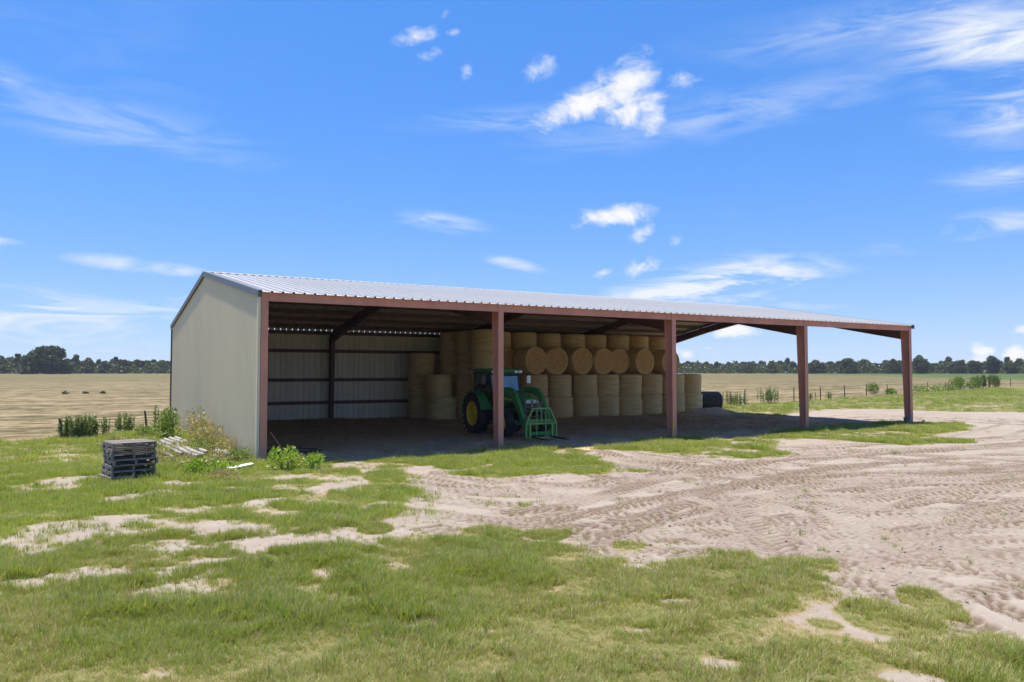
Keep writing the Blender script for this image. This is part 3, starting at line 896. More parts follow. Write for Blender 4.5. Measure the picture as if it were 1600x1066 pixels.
# rake trims and ridge cap
for (xa, xb) in ((-0.215, -0.172), (LEN + 0.115, LEN + 0.19)):
    for sgn in (1, -1):
        ya, yb = (-0.11, HALF) if sgn == 1 else (WID + 0.11, HALF)
        za, zb = EAVE - RISE * 0.1 / HALF, EAVE + RISE
        mb = MB()
        mb.add([(xa, ya, za - .14), (xb, ya, za - .14), (xb, ya, za + .05), (xa, ya, za + .05), (xa, yb, zb - .14), (xb, yb, zb - .14), (xb, yb, zb + .05), (xa, yb, zb + .05)],
               [(0, 1, 2, 3), (7, 6, 5, 4), (0, 4, 5, 1), (1, 5, 6, 2), (2, 6, 7, 3), (3, 7, 4, 0)])
        x2 = xa + 0.16 if xa < 0 else xb - 0.16
        mb.add([(xa, ya, za + .05), (x2, ya, za + .05), (x2, yb, zb + .052), (xa, yb, zb + .052)] if xa < 0 else [(xb, ya, za + .05), (x2, ya, za + .05), (x2, yb, zb + .052), (xb, yb, zb + .052)], [(0, 1, 2, 3)])
        mb.build('rake_trim', M['trim'], barn)
mb = MB()
for sgn in (1, -1):
    y2 = HALF - sgn * 0.18
    mb.add([(-0.2, HALF, EAVE + RISE + .055), (LEN + 0.18, HALF, EAVE + RISE + .055), (LEN + 0.18, y2, roofz(y2) + .042), (-0.2, y2, roofz(y2) + .042)], [(0, 1, 2, 3)])
mb.build('ridge_cap', M['galv'], barn)

# ================================================================== HAY BALES
BD, BH = 1.52, 1.20


def bale_mesh(seed, D=BD, H=BH, n=44):
    r = np.random.default_rng(seed)
    R0 = D / 2
    prof = [(0.0, .93), (0.03, .975), (0.08, .995)] + [(z, 1.0) for z in np.linspace(.14, .86, 12)] + [(.92, .995), (.97, .975), (1.0, .93)]
    p1, p2, p3 = r.uniform(0, 6.28, 3)
    vs = []; fs = []
    for (z, k) in prof:
        band = 1 + 0.006 * math.sin(z * 34 + p1) + r.uniform(-.005, .005) - 0.012 * (2 * z - 1) ** 2
        for j in range(n):
            a = 2 * math.pi * j / n
            q = R0 * k * band * (1 + .017 * math.sin(2 * a + p2) + .011 * math.sin(3 * a + p3 + 2 * z) + .012 * math.sin(z * 5 + p1 + a)) + r.uniform(-.009, .009)
            vs.append((q * math.cos(a), q * math.sin(a), z * H))
    m = len(prof)
    for i in range(m - 1):
        for j in range(n):
            j2 = (j + 1) % n
            fs.append((i * n + j, i * n + j2, (i + 1) * n + j2, (i + 1) * n + j))
    mb = MB(); mb.add(vs, fs)
    for k in range(150):                                             # straws sticking out of the wrap
        a = r.uniform(0, 6.283); z = r.choice([r.uniform(0, .1), r.uniform(.9, 1), r.uniform(0, 1)]) * H
        c = Vector((math.cos(a), math.sin(a), 0)); p = c * R0 * .97 + Vector((0, 0, z))
        d = (c * r.uniform(.3, 1) + Vector((r.normal(0, .6), r.normal(0, .6), r.normal(0, .6)))).normalized() * r.uniform(.05, .15)
        w = Vector((0, 0, .006))
        mb.add([p - w, p + w, p + d], [(0, 1, 2)])
    return mb.mesh('hay_bale', M['net'], smooth=True), vs, n, m


def end_mesh(vs, n, m, top, seed):
    """rolled end: rings with relief, filling the rim"""
    r = np.random.default_rng(seed)
    rim = vs[(m - 1) * n:] if top else vs[:n]
    z0 = rim[0][2]; s = 1 if top else -1
    out = [tuple(p) for p in rim]; fs = []
    rings = 11
    for k in range(1, rings):
        f = 1 - k / rings
        for j in range(n):
            px, py, _ = rim[j]
            out.append((px * f, py * f, z0 + s * (0.012 * (k % 2) + .02 * (1 - f) + r.uniform(-.008, .008))))
    out.append((0, 0, z0 + s * 0.01))
    for k in range(rings - 1):
        for j in range(n):
            j2 = (j + 1) % n
            q = (k * n + j, k * n + j2, (k + 1) * n + j2, (k + 1) * n + j)
            fs.append(q if top else q[::-1])
    c = len(out) - 1
    for j in range(n):
        q = ((rings - 1) * n + j, (rings - 1) * n + (j + 1) % n, c)
        fs.append(q if top else q[::-1])
    mb = MB(); mb.add(out, fs)
    return mb.mesh('end_face', M['hayend'], smooth=True)


BALE = []
for k in range(7):
    me, vs, n, m = bale_mesh(100 + k)
    BALE.append((me, end_mesh(vs, n, m, True, 200 + k), end_mesh(vs, n, m, False, 300 + k)))
_bk = [0]


def bale(x, y, z, label, lying=False, group='round hay bales in the barn', tilt=0.0, dia=1.0):
    k = _bk[0] % len(BALE); _bk[0] += 1
    me, t, b = BALE[k]
    o = link('hay_bale', me)
    link('end_face', t, o); link('end_face', b, o)
    if lying:                                                        # axis along Y, end face looking out of the barn
        o.rotation_euler = Euler((R(90) + R(random.uniform(-2, 2)), random.uniform(0, 6.28), tilt), 'XYZ')
        o.matrix_world = Matrix.Translation((x, y, z)) @ Matrix.Rotation(tilt, 4, 'Z') @ Matrix.Rotation(R(90), 4, 'X') @ Matrix.Rotation(random.uniform(0, 6.28), 4, 'Z')
        o.scale = (dia, dia, 1)
    else:
        o.location = (x, y, z)
        o.rotation_euler = (R(random.uniform(-1.5, 1.5)), R(random.uniform(-1.5, 1.5)), random.uniform(0, 6.28))
        s = random.uniform(.945, 1.01) * dia
        o.scale = (s, s, 1)
    return tag(o, label, 'hay bale', group)


ORD = ['first', 'second', 'third', 'fourth', 'fifth', 'sixth', 'seventh', 'eighth', 'ninth', 'tenth']
ZF = 0.03
front_x = [17.4, 19.08, 20.66, 22.25, 23.86, 25.50, 27.2, 28.84]
for i, x in enumerate(front_x):
    yy = 13.2 + random.uniform(-.12, .12)
    who = ORD[i] + ' column right of the tractor' if i < 7 else 'last at the open right end'
    bale(x + random.uniform(-.05, .05), yy, ZF - .06, 'tan upright hay bale on the floor, front row, ' + who, dia=1.03)
    bale(x + random.uniform(-.06, .06), yy + random.uniform(-.06, .06), ZF + 1.14, 'tan upright bale second from the floor, front row, ' + who, dia=random.uniform(.97, 1.02))
lying = [(16.95, 12.45, 'bale lying on its side jutting out above the tractor hood', 0.06), (18.45, 12.55, 'second round hay end right of the tractor with a dark notch', -.04), (20.05, 12.5, 'third round hay end right of the tractor', .03),
         (21.52, 12.45, 'fourth round hay end right of the tractor, overlapping the next', .02), (23.0, 12.85, 'fifth round hay end right of the tractor, set back a little', -.03), (24.5, 12.45, 'round hay end overlapping another, near third red post', .03), (25.1, 13.1, 'half hidden hay end behind its neighbour near third red post', 0.0),
         (26.5, 12.45, 'round hay end crossed by the third red post', .05)]
for (x, y, lab, tl) in lying:
    bale(x, y + 1.2, ZF + 2.34 + 0.745, 'orange-brown ' + lab, True, 'hay bales lying end-out on the stacks', tl)
bale(15.9, 15.0, ZF + 2.34 + .745, 'shadowed lying hay bale behind the second red post, end half hidden', True, 'hay bales lying end-out on the stacks', .1)
row2 = [14.3, 16.0, 17.74, 19.4, 21.09, 22.68, 24.28, 26.01, 27.7]
for i, x in enumerate(row2):
    for k in range(4):
        if k < 2:
            lab = 'upright hay bale behind the front row, carrying the top row'
            g = 'bales behind the front row'
        else:
            lab = ('topmost' if k == 3 else 'third from the floor') + ' hay bale in the back row, ' + ('left end by the grey wall' if i == 0 else 'right end under the open eave' if i == 8 else ORD[i] + ' from its left end')
            g = 'round hay bales in the barn'
        if i == 0 and k < 2:
            lab = ('floor' if k == 0 else 'second') + ' hay bale of the dim column between two taller columns'
            g = 'round hay bales in the barn'
        bale(x + random.uniform(-.07, .07), 14.85 + random.uniform(-.1, .1), ZF + k * 1.17 - .04, lab, group=g)
for k in range(4):
    bale(14.28, 13.2, ZF + k * 1.17 - .04, ['floor', 'second', 'third', 'topmost'][k] + ' bale of the tall upright column directly behind the tractor cab')
    bale(14.05, 16.45, ZF + k * 1.17 - .04, ['floor', 'second', 'third', 'topmost'][k] + ' bale of the leftmost four-high column near the grey rear wall')
bale(12.75, 15.1, ZF - .04, 'pale upright hay bale on the floor, bottom of the low two-high stack', dia=1.04)
bale(12.55, 15.15, ZF + 1.15, 'pale upright hay bale on top of the low two-high stack', dia=.97)
for k in range(3):
    bale(12.35, 16.85, ZF + k * 1.17 - .04, ['floor', 'middle', 'top'][k] + ' bale of the three-high stack standing nearest the bare rear wall', dia=.96)


# dark spoiled bale outside the stack
def spoiled():
    m = bpy.data.materials.new('spoiled_dark_hay')
    m.use_nodes = True
    t = NT(m.node_tree); b = m.node_tree.nodes['Principled BSDF']
    b.inputs['Roughness'].default_value = 0.8
    tcd = t.n('ShaderNodeTexCoord'); v = tcd.outputs['Object']
    s = t.n('ShaderNodeSeparateXYZ'); t.l(v, s.inputs[0])
    nz = t.noise(t.scale_vec(v, (1, 1, 5)), 3, 5, 0.65)
    zz = t.m('ABSOLUTE', t.m('SUBTRACT', t.m('MULTIPLY_ADD', nz, 0.25, s.outputs[2]), 0.78))
    c = t.mix(t.ramp(nz, .3, .7), (0.028, 0.026, 0.025), (0.085, 0.078, 0.07))
    c = t.mix(t.ramp(zz, 0.16, 0.07), c, (0.10, 0.045, 0.022))
    t.l(c, b.inputs['Base Color'])
    bn = t.n('ShaderNodeBump'); bn.inputs['Strength'].default_value = .6; bn.inputs['Distance'].default_value = .03
    t.l(nz, bn.inputs['Height']); t.l(bn.outputs[0], b.inputs['Normal'])
    return m


me, vs, n, m_ = bale_mesh(150, 1.26, 1.25)
msp = spoiled()
me.materials.clear(); me.materials.append(msp)
o = link('spoiled_bale', me)
for top in (True, False):
    e = end_mesh(vs, n, m_, top, 160); e.materials.clear(); e.materials.append(msp)
    link('end_face', e, o)
o.matrix_world = Matrix.Translation((29.75, 13.35, .03 + .63)) @ Matrix.Rotation(R(-22), 4, 'Z') @ Matrix.Rotation(R(90), 4, 'Y')
tag(o, 'blackened old round bale lying on its side past the stack end', 'hay bale')

# ================================================================== TRACTOR (front towards -Y, origin under the rear axle)
tr = thing('tractor', 'green farm tractor with cab, front loader and hay spear, parked in the barn', 'tractor', (10.64, 5.80, 0.02), R(-1.5))


def wheel(name, x, y, Rr, wd, rim_r, side):
    """wheel > tyre, rim; tyre carries chevron lugs"""
    w = bpy.data.objects.new(name, None); w.empty_display_size = .1; COL.objects.link(w); w.parent = tr
    w.location = (x, y, Rr)
    h = wd / 2
    mb = MB()
    prof = [(-h * .80, rim_r), (-h * .98, rim_r + (Rr - rim_r) * .30), (-h, rim_r + (Rr - rim_r) * .62), (-h * .86, Rr * .945), (-h * .45, Rr * .965), (0, Rr * .97), (h * .45, Rr * .965), (h * .86, Rr * .945), (h, rim_r + (Rr - rim_r) * .62), (h * .98, rim_r + (Rr - rim_r) * .30), (h * .80, rim_r)]
    mb.lathe(prof, 40, 'x')
    nl = 20 if Rr > .65 else 18
    for s in (-1, 1):
        for k in range(nl):
            a = 2 * math.pi * (k + (0.5 if s > 0 else 0)) / nl
            pts = []
            for (t, dx, rr) in ((0.0, 0.02, Rr * .985), (0.5, 0.55, Rr * 1.0), (1.0, 1.02, Rr * .965)):
                an = a + t * (0.30 if Rr > .65 else .34)
                pts.append(Vector((s * dx * h, math.sin(an) * rr, math.cos(an) * rr)))
            for q in range(2):
                p0, p1 = pts[q], pts[q + 1]
                up = Vector((0, (p0.y + p1.y), (p0.z + p1.z))).normalized()
                mb.bar(p0, p1, Rr * .062, Rr * .075, up)
            pe = pts[2]; rad = Vector((0, pe.y, pe.z)).normalized()
            mb.bar(pe, pe - rad * Rr * .13 + Vector((s * .0 * h, 0, 0)), Rr * .06, .02, (1, 0, 0))
    mb.build('tyre', M['black'], w, angle=35)
    mb = MB()
    o_ = side
    mb.lathe([(o_ * h * .80, rim_r), (o_ * h * .86, rim_r * 1.015), (o_ * h * .80, rim_r * .96), (o_ * h * .52, rim_r * .90), (o_ * h * .40, rim_r * .80), (o_ * h * .34, rim_r * .46), (o_ * h * .44, rim_r * .40), (o_ * h * .46, rim_r * .24), (o_ * h * .62, rim_r * .20), (o_ * h * .62, 0.001)], 36, 'x')
    mb.lathe([(-o_ * h * .80, rim_r), (-o_ * h * .55, rim_r * .9), (-o_ * h * .2, rim_r * .8), (-o_ * h * .2, .001)], 28, 'x')
    for k in range(8):
        a = 2 * math.pi * k / 8
        c = Vector((o_ * h * .37, math.sin(a) * rim_r * .62, math.cos(a) * rim_r * .62))
        mb.bar(c, c + Vector((o_ * .03, 0, 0)), .03, .03)
    mb.build('rim', M['yellow'], w, angle=30)
    return w


RW, FW_, AX = 0.815, 0.545, -2.32
wheel('rear_wheel', -0.82, 0, RW, 0.47, 0.49, -1)
wheel('rear_wheel', 0.82, 0, RW, 0.47, 0.49, 1)
wheel('front_wheel', -0.77, AX, FW_, 0.34, 0.32, -1)
wheel('front_wheel', 0.77, AX, FW_, 0.34, 0.32, 1)
# driveline
mb = MB()
mb.box(-.24, .24, -1.25, .35, .48, 1.0); mb.bar((-.62, 0, RW), (.62, 0, RW), .24)
mb.box(-.22, .22, -2.75, -1.25, .62, 1.0)
mb.build('transmission', M['darksteel'], tr)
mb = MB(); mb.bar((-.62, AX, FW_), (.62, AX, FW_), .18, .16); mb.box(-.2, .2, AX - .35, AX + .25, .5, .72)
mb.build('front_axle', M['green'], tr)


def loft(mb, secs):
    """secs: list of lists of points (same count), open ends capped"""
    n = len(secs[0]); vs = [p for s in secs for p in s]; fs = []
    for i in range(len(secs) - 1):
        for k in range(n):
            k2 = (k + 1) % n
            fs.append((i * n + k, i * n + k2, (i + 1) * n + k2, (i + 1) * n + k))
    fs.append(tuple(range(n))[::-1]); fs.append(tuple((len(secs) - 1) * n + k for k in range(n)))
    mb.add(vs, fs)


def hood_sec(y, w, zt, zb, rnd):
    h = w / 2
    return [(-h, y, zb), (-h, y, zt - rnd * 1.3), (-h + rnd * .35, y, zt - rnd * .45), (-h + rnd, y, zt - rnd * .08), (0, y, zt), (h - rnd, y, zt - rnd * .08), (h - rnd * .35, y, zt - rnd * .45), (h, y, zt - rnd * 1.3), (h, y, zb)]


mb = MB()
loft(mb, [hood_sec(-1.16, .80, 1.80, 1.05, .16), hood_sec(-1.7, .79, 1.75, 1.04, .16), hood_sec(-2.4, .74, 1.66, 1.02, .16), hood_sec(-2.9, .68, 1.55, 1.0, .15), hood_sec(-3.03, .62, 1.47, .98, .14)])
mb.build('hood', M['green'], tr, angle=40)
for s in (-1, 1):
    mb = MB()
    mb.add([(s * .404, -1.3, 1.52), (s * .404, -1.3, 1.45), (s * .383, -2.35, 1.39), (s * .383, -2.35, 1.44)], [(0, 1, 2, 3) if s < 0 else (3, 2, 1, 0)])
    mb.bar((s * .402, -1.25, 1.47), (s * .378, -2.5, 1.39), .012, .055)
    mb.build('hood_stripe', M['yellow'], tr)
    mb = MB(); mb.box(s * .37 - .03, s * .37 + .03, -2.75, -1.75, 1.08, 1.3)
    mb.build('side_grille', M['blackpaint'], tr)
mb = MB()
mb.box(-.29, .29, -3.055, -3.02, .98, 1.30)
for k in range(6): mb.box(-.27, .27, -3.07, -3.055, 1.0 + k * .048, 1.018 + k * .048)
mb.build('front_grille', M['blackpaint'], tr)
for s in (-1, 1):
    mb = MB(); mb.box(min(s * .05, s * .26), max(s * .05, s * .26), -3.075, -3.02, 1.31, 1.41)
    mb.build('headlight', M['lamp'], tr)
mb = MB(); mb.lathe([(-3.082, .001), (-3.082, .05), (-3.05, .055)], 14, 'y', Matrix.Translation((0, 0, 1.22)))
mb.build('nose_badge', M['yellow'], tr)
# hood guard: bars in front of the grille
mb = MB()
for z in (.82, 1.0, 1.18, 1.36): mb.tube([(-.36, -3.22, z), (.36, -3.22, z)], .017, 6)
for x in (-.36, -.12, .12, .36): mb.tube([(x, -3.22, .72), (x, -3.22, 1.42)], .018, 6)
mb.tube([(-.36, -3.22, .74), (-.3, -2.9, .74)], .02, 6); mb.tube([(.36, -3.22, .74), (.3, -2.9, .74)], .02, 6)
mb.tube([(.36, -3.22, 1.42), (.36, -3.0, 1.44)], .017, 6); mb.tube([(-.36, -3.22, 1.42), (-.36, -3.0, 1.44)], .017, 6)
mb.build('grille_guard', M['grout'], tr)
# fenders
for s in (-1, 1):
    mb = MB()
    arc = []
    for k in range(13):
        a = R(-78 + k * 13.5)                                           # from front (-Y) over the top to the rear
        arc.append((-(RW + .08) * -math.sin(a), (RW + .08) * math.cos(a)))
    vs = []; fs = []
    for (yy, zz) in arc:
        for x in (s * .56, s * 1.06):
            for t in (0, .03):
                vs.append((x, yy * (1 + t * .6), RW + zz * (1 + t)))
    for k in range(12):
        b = k * 4
        fs += [(b, b + 2, b + 6, b + 4), (b + 1, b + 5, b + 7, b + 3), (b, b + 4, b + 5, b + 1), (b + 2, b + 3, b + 7, b + 6)]
    fs += [(0, 1, 3, 2), (48, 50, 51, 49)]
    mb.add(vs, fs)
    # inner cheek
    vs = [(s * .56, yy, RW + zz) for (yy, zz) in arc] + [(s * .56, -.72, .72), (s * .56, .5, .9)]
    mb.add(vs, [tuple(range(len(vs)))])
    mb.build('rear_fender', M['green'], tr, angle=40)
    mb = MB(); mb.box(min(s * .95, s * 1.05), max(s * .95, s * 1.05), .45, .5, RW + .72, RW + .82)
    mb.build('tail_light', M['orange'], tr)
# cab
ZR = 2.46
A = {'fl': (-.62, -1.10, 1.30), 'fr': (.62, -1.10, 1.30), 'bl': (-.70, .42, 1.55), 'br': (.70, .42, 1.55)}
T_ = {'fl': (-.64, -.86, ZR), 'fr': (.64, -.86, ZR), 'bl': (-.66, .40, ZR), 'br': (.66, .40, ZR)}
mb = MB()
for k in A: mb.bar(A[k], T_[k], .07, .07)
for s in (-1, 1):
    mb.bar((s * .70, -.22, 1.35), (s * .67, -.22, ZR), .06, .06)
    mb.bar((s * .63, -1.08, 1.30), (s * .72, -.22, 1.34), .06, .06)
mb.bar(A['bl'], A['br'], .06); mb.bar(T_['fl'], T_['fr'], .06); mb.bar(T_['bl'], T_['br'], .06)
mb.bar(T_['fl'], T_['bl'], .06); mb.bar(T_['fr'], T_['br'], .06)
mb.build('cab_frame', M['blackpaint'], tr)
mb = MB()
mb.box(-.56, .56, -1.08, .42, .92, 1.0); mb.box(-.58, .58, -1.14, -1.06, .95, 1.42); mb.box(-.55, .55, .2, .45, 1.0, 1.52)
mb.build('cab_floor', M['blackpaint'], tr)
mb = MB()
secs = []
for (i, (z, g)) in enumerate(((ZR, .0), (ZR + .05, .05), (ZR + .12, .05), (ZR + .165, -.02), (ZR + .18, -.14))):
    x, yf, yb = .72 + g, -1.06 - g, .56 + g
    c = .16
    secs.append([(-x, yf + c, z), (-x + c, yf, z), (x - c, yf, z), (x, yf + c, z), (x, yb - c, z), (x - c, yb, z), (-x + c, yb, z), (-x, yb - c, z)])
loft(mb, secs)
mb.build('cab_roof', M['green'], tr, angle=50)
mb = MB(); mb.box(-.70, .70, -1.09, .58, ZR - .05, ZR - .002)
mb.build('roof_liner', M['blackpaint'], tr)


def pane(name, pts):
    mb = MB()
    P = [Vector(p) for p in pts]
    nrm_ = (P[1] - P[0]).cross(P[2] - P[0]).normalized() * .006
    n = len(P)
    mb.add([p for p in P] + [p + nrm_ for p in P], [tuple(range(n))[::-1], tuple(range(n, 2 * n))] + [(k, (k + 1) % n, n + (k + 1) % n, n + k) for k in range(n)])
    mb.build(name, M['glass'], tr)


pane('windshield', [(-.58, -1.105, 1.42), (.58, -1.105, 1.42), (.60, -.895, ZR - .06), (-.60, -.895, ZR - .06)])
pane('rear_window', [(.62, .43, 1.56), (-.62, .43, 1.56), (-.60, .41, ZR - .06), (.60, .41, ZR - .06)])
for s in (-1, 1):
    p = [(s * .655, -1.03, 1.34), (s * .715, -.26, 1.36), (s * .682, -.26, ZR - .06), (s * .65, -.85, ZR - .06)]
    pane('door_glass', p if s < 0 else p[::-1])
    p = [(s * .715, -.18, 1.36), (s * .715, .37, 1.56), (s * .672, .36, ZR - .06), (s * .684, -.18, ZR - .06)]
    pane('side_glass', p if s < 0 else p[::-1])
mb = MB(); mb.box(-.26, .26, -.30, .22, 1.28, 1.42); mb.box(-.25, .25, .14, .28, 1.42, 1.98); mb.box(-.1, .1, -.2, .15, 1.0, 1.28); mb.box(-.14, .14, .16, .26, 1.98, 2.14)
mb.build('seat', M['seat'], tr)
mb = MB()
ring = [(math.cos(a) * .2, -.62 + math.sin(a) * .2 * .8, 1.66 + math.sin(a) * .2 * .6) for a in [2 * math.pi * k / 16 for k in range(17)]]
mb.tube(ring, .016, 6, False); mb.tube([(0, -.62, 1.66), (0, -.9, 1.2)], .035, 6); mb.bar((-.19, -.62, 1.66), (.19, -.62, 1.66), .03, .02)
mb.build('steering_wheel', M['blackpaint'], tr)
for (x, y) in ((-.62, -1.12), (-.42, -1.13), (.42, -1.13), (.62, -1.12), (-.66, .63), (.66, .63)):
    mb = MB(); mb.box(x - .07, x + .07, y - .03, y + .03, ZR + .0, ZR + .085)
    mb.build('work_light', M['lamp'], tr)
for s in (-1, 1):
    mr = MB(); mr.tube([(s * .66, -.92, ZR - .12), (s * .85, -1.02, ZR - .06), (s * 1.02, -1.05, ZR - .1)], .014, 6)
    arm_ = mr.build('mirror', M['blackpaint'], tr)
    mb = MB(); mb.box(s * 1.04 - .085, s * 1.04 + .085, -1.09, -1.05, ZR - .42, ZR - .12)
    mb.build('mirror_housing', M['blackpaint'] if s < 0 else M['lamp'], arm_)
mb = MB()
for (z, x0) in ((.45, -.80), (.68, -.76), (.9, -.70)): mb.box(x0 - .14, x0 + .14, -1.1, -.78, z, z + .03)
mb.bar((-.64, -1.1, .42), (-.6, -1.0, 1.0), .04, .03); mb.bar((-.64, -.78, .42), (-.6, -.8, 1.0), .04, .03)
mb.build('step', M['blackpaint'], tr)
mb = MB(); mb.box(.34, .66, -1.6, -.85, .5, .98)
mb.build('fuel_tank', M['blackpaint'], tr)
# loader
for s in (-1, 1):
    mb = MB()
    mb.box(s * .48 - .05, s * .48 + .05, -1.62, -1.30, .55, 1.40)
    mb.add([(s * .48 - .05, -1.62, 1.40), (s * .48 + .05, -1.62, 1.40), (s * .48 + .05, -1.30, 1.40), (s * .48 - .05, -1.30, 1.40), (s * .48 - .05, -1.50, 1.86), (s * .48 + .05, -1.50, 1.86), (s * .48 + .05, -1.32, 1.86), (s * .48 - .05, -1.32, 1.86)],
           [(4, 5, 6, 7), (0, 1, 5, 4), (1, 2, 6, 5), (2, 3, 7, 6), (3, 0, 4, 7)])
    mb.box(min(s * .2, s * .5), max(s * .2, s * .5), -1.6, -1.32, .6, .72)
    mb.build('loader_mast', M['green'], tr)
    # arm: side profile extruded
    prof = [(-1.32, 1.90), (-1.34, 1.74), (-2.30, 1.62), (-2.62, 1.50), (-3.05, .98), (-3.42, .36), (-3.58, .34), (-3.62, .46), (-3.22, 1.16), (-2.86, 1.68), (-2.62, 1.86), (-2.28, 1.90)]
    xo = s * .56
    vs = [(xo - .055, y, z) for (y, z) in prof] + [(xo + .055, y, z) for (y, z) in prof]
    n = len(prof)
    mb = MB(); mb.add(vs, [tuple(range(n)), tuple(range(n, 2 * n))[::-1]] + [(k, n + k, n + (k + 1) % n, (k + 1) % n) for k in range(n)])
    am = mb.build('loader_arm', M['green'], tr, angle=30)
    mb = MB()
    for (y, z) in ((-2.62, 1.72), (-3.5, .42), (-1.38, 1.82)): mb.lathe([(xo + s * .05, .001), (xo + s * .075, .001), (xo + s * .075, .045), (xo + s * .05, .045)][1:], 12, 'x', Matrix.Translation((0, y, z)))
    mb.build('pivot_pin', M['steel'], am)
    mb = MB(); mb.tube([(s * .50, -1.52, 1.0), (s * .52, -2.1, 1.22)], .04, 8); mb.build('lift_cylinder', M['blackpaint'], tr)
    mb = MB(); mb.tube([(s * .52, -2.1, 1.22), (s * .53, -2.6, 1.42)], .022, 8); mb.build('cylinder_rod', M['steel'], tr)
    mb = MB(); mb.tube([(s * .43, -2.72, 1.62), (s * .44, -3.15, 1.05)], .036, 8); mb.tube([(s * .44, -3.15, 1.05), (s * .45, -3.55, .58)], .02, 8); mb.build('tilt_cylinder', M['steel'], tr)
mb = MB(); mb.tube([(-.56, -3.0, 1.05), (.56, -3.0, 1.05)], .06, 10)
mb.build('cross_tube', M['green'], tr)
mb = MB(); mb.box(-.62, .62, -3.68, -3.60, .62, .74); mb.box(-.62, .62, -3.68, -3.60, .16, .28)
for x in (-.56, .56): mb.box(x - .07, x + .07, -3.66, -3.56, .1, .8)
mb.build('loader_carriage', M['green'], tr)
# hay-spear frame
fk = MB()
ya = -3.74
w0, w1, zb, zm, zt = .66, .37, .06, .58, 1.14
for (p, q) in (((-w0, ya, zb), (-w0, ya, zm)), ((w0, ya, zb), (w0, ya, zm)), ((-w0, ya, zm), (w0, ya, zm)), ((-w0, ya, zm), (-w1, ya, zt)), ((w0, ya, zm), (w1, ya, zt)), ((-w1, ya, zt), (w1, ya, zt)), ((-w0, ya, zb), (w0, ya, zb))):
    fk.bar(p, q, .05, .05)
for x in (-.48, .48): fk.bar((x, ya, zb), (x, ya, zm), .07, .05)
for x in (-.20, 0, .20): fk.bar((x, ya, zm), (x * .9, ya, zt), .028, .028)
fk.bar((-.2, ya, zm), (-.2, ya, zb), .03, .03); fk.bar((.2, ya, zm), (.2, ya, zb), .03, .03)
fk.bar((-.58, ya + .1, .4), (-.58, ya, .4), .06); fk.bar((.58, ya + .1, .4), (.58, ya, .4), .06)
fk_o = fk.build('spear_frame', M['lgreen'], tr)
for x in (-.42, .42):
    mb = MB(); mb.tube([(x, ya, .10), (x, ya - .25, .09), (x, ya - .9, .07), (x, ya - 1.28, .06)], [.034, .032, .026, .008], 8)
    mb.build('hay_spear', M['darksteel'], fk_o)

# ================================================================== PALLETS
def make_pallet(seed, tan=False):
    r = random.Random(seed)
    root = thing('wooden_pallet', '', 'pallet')
    Wd, Dp = 0.93, 0.93
    jit = lambda a: r.uniform(-a, a)
    for k in range(7):
        y = -Dp / 2 + .05 + k * (Dp - .1) / 6
        mb = MB(); mb.box(-Wd / 2 + jit(.012), Wd / 2 + jit(.012), y - .046, y + .046, .105, .124 + jit(.002))
        mb.build('deck_board', M['woodtan'] if (tan and k in (0, 3)) else M['wood'], root)
    for k in range(3):
        x = -Wd / 2 + .02 + k * (Wd - .04) / 2
        mb = MB()
        for (ya_, yb_, z0) in ((-Dp / 2, -.34, .018), (-.34, -.16, .055), (-.16, .16, .018), (.16, .34, .055), (.34, Dp / 2, .018)):
            mb.box(x - .019, x + .019, ya_, yb_, z0, .103)
        mb.build('stringer', M['wood'], root)
    for k in range(3):
        y = -Dp / 2 + .05 + k * (Dp - .1) / 2
        mb = MB(); mb.box(-Wd / 2 + jit(.015), Wd / 2 + jit(.015), y - .046, y + .046, -.002, .016)
        mb.build('bottom_board', M['wood'], root)
    return root


pa, pb = make_pallet(1), make_pallet(2, True)
PCX, PCY = -3.47, -1.90
PN = 8
place = ['bottom of its stack, half sunk in grass', 'second from the bottom of the stack', 'third from the bottom of the stack', 'fourth from the bottom of the stack',
         'fourth from the top of the stack', 'third from the top of the stack', 'second from the top of the stack, with tan boards', 'topmost of its stack']
for k in range(PN):
    src = pb if k == 6 else pa
    o = src if (k in (0, 6)) else copy_tree(pa)
    o.location = (PCX + random.uniform(-.03, .03) - (.05 if k == 1 else 0), PCY + random.uniform(-.03, .03), gz(PCX, PCY) - .12 + k * .1275)
    o.rotation_euler = (R(random.uniform(-.4, .4)), R(random.uniform(-.4, .4)), R(10 + random.uniform(-2, 2) + (4 if k == 1 else 0)))
    tag(o, 'weathered grey wooden pallet, ' + place[k], 'pallet', 'pallets stacked on the grass')

# ================================================================== PIPES, BOARD AND ODDMENTS
def pipe(p, q, r, label, hollow=True):
    p = Vector((p[0], p[1], gz(*p) + r + .04)); q = Vector((q[0], q[1], gz(*q) + r + .04))
    mb = MB()
    mid = [(p.lerp(q, t) + Vector((0, 0, .012 * math.sin(t * 9 + p.x * 5)))) for t in np.linspace(0, 1, 9)]
    mb.tube(mid, r, 12, False)
    d = (q - p).normalized()
    inner = [m - d * .0 for m in mid]
    mb2 = MB(); mb2.tube([p, q], r * .86, 12, False)
    b = len(mb.v); mb.v += mb2.v; mb.f += [tuple(i + b for i in f[::-1]) for f in mb2.f]; mb.mi += mb2.mi
    for (o0, i0) in ((0, b), ((len(mid) - 1) * 12, b + 12)):
        for k in range(12):
            k2 = (k + 1) % 12
            mb.f.append((o0 + k, o0 + k2, i0 + k2, i0 + k)); mb.mi.append(0)
    o = mb.build('irrigation_pipe', M['pipe'], smooth=True)
    return tag(o, label, 'pipe', 'pipes lying beside the end wall')


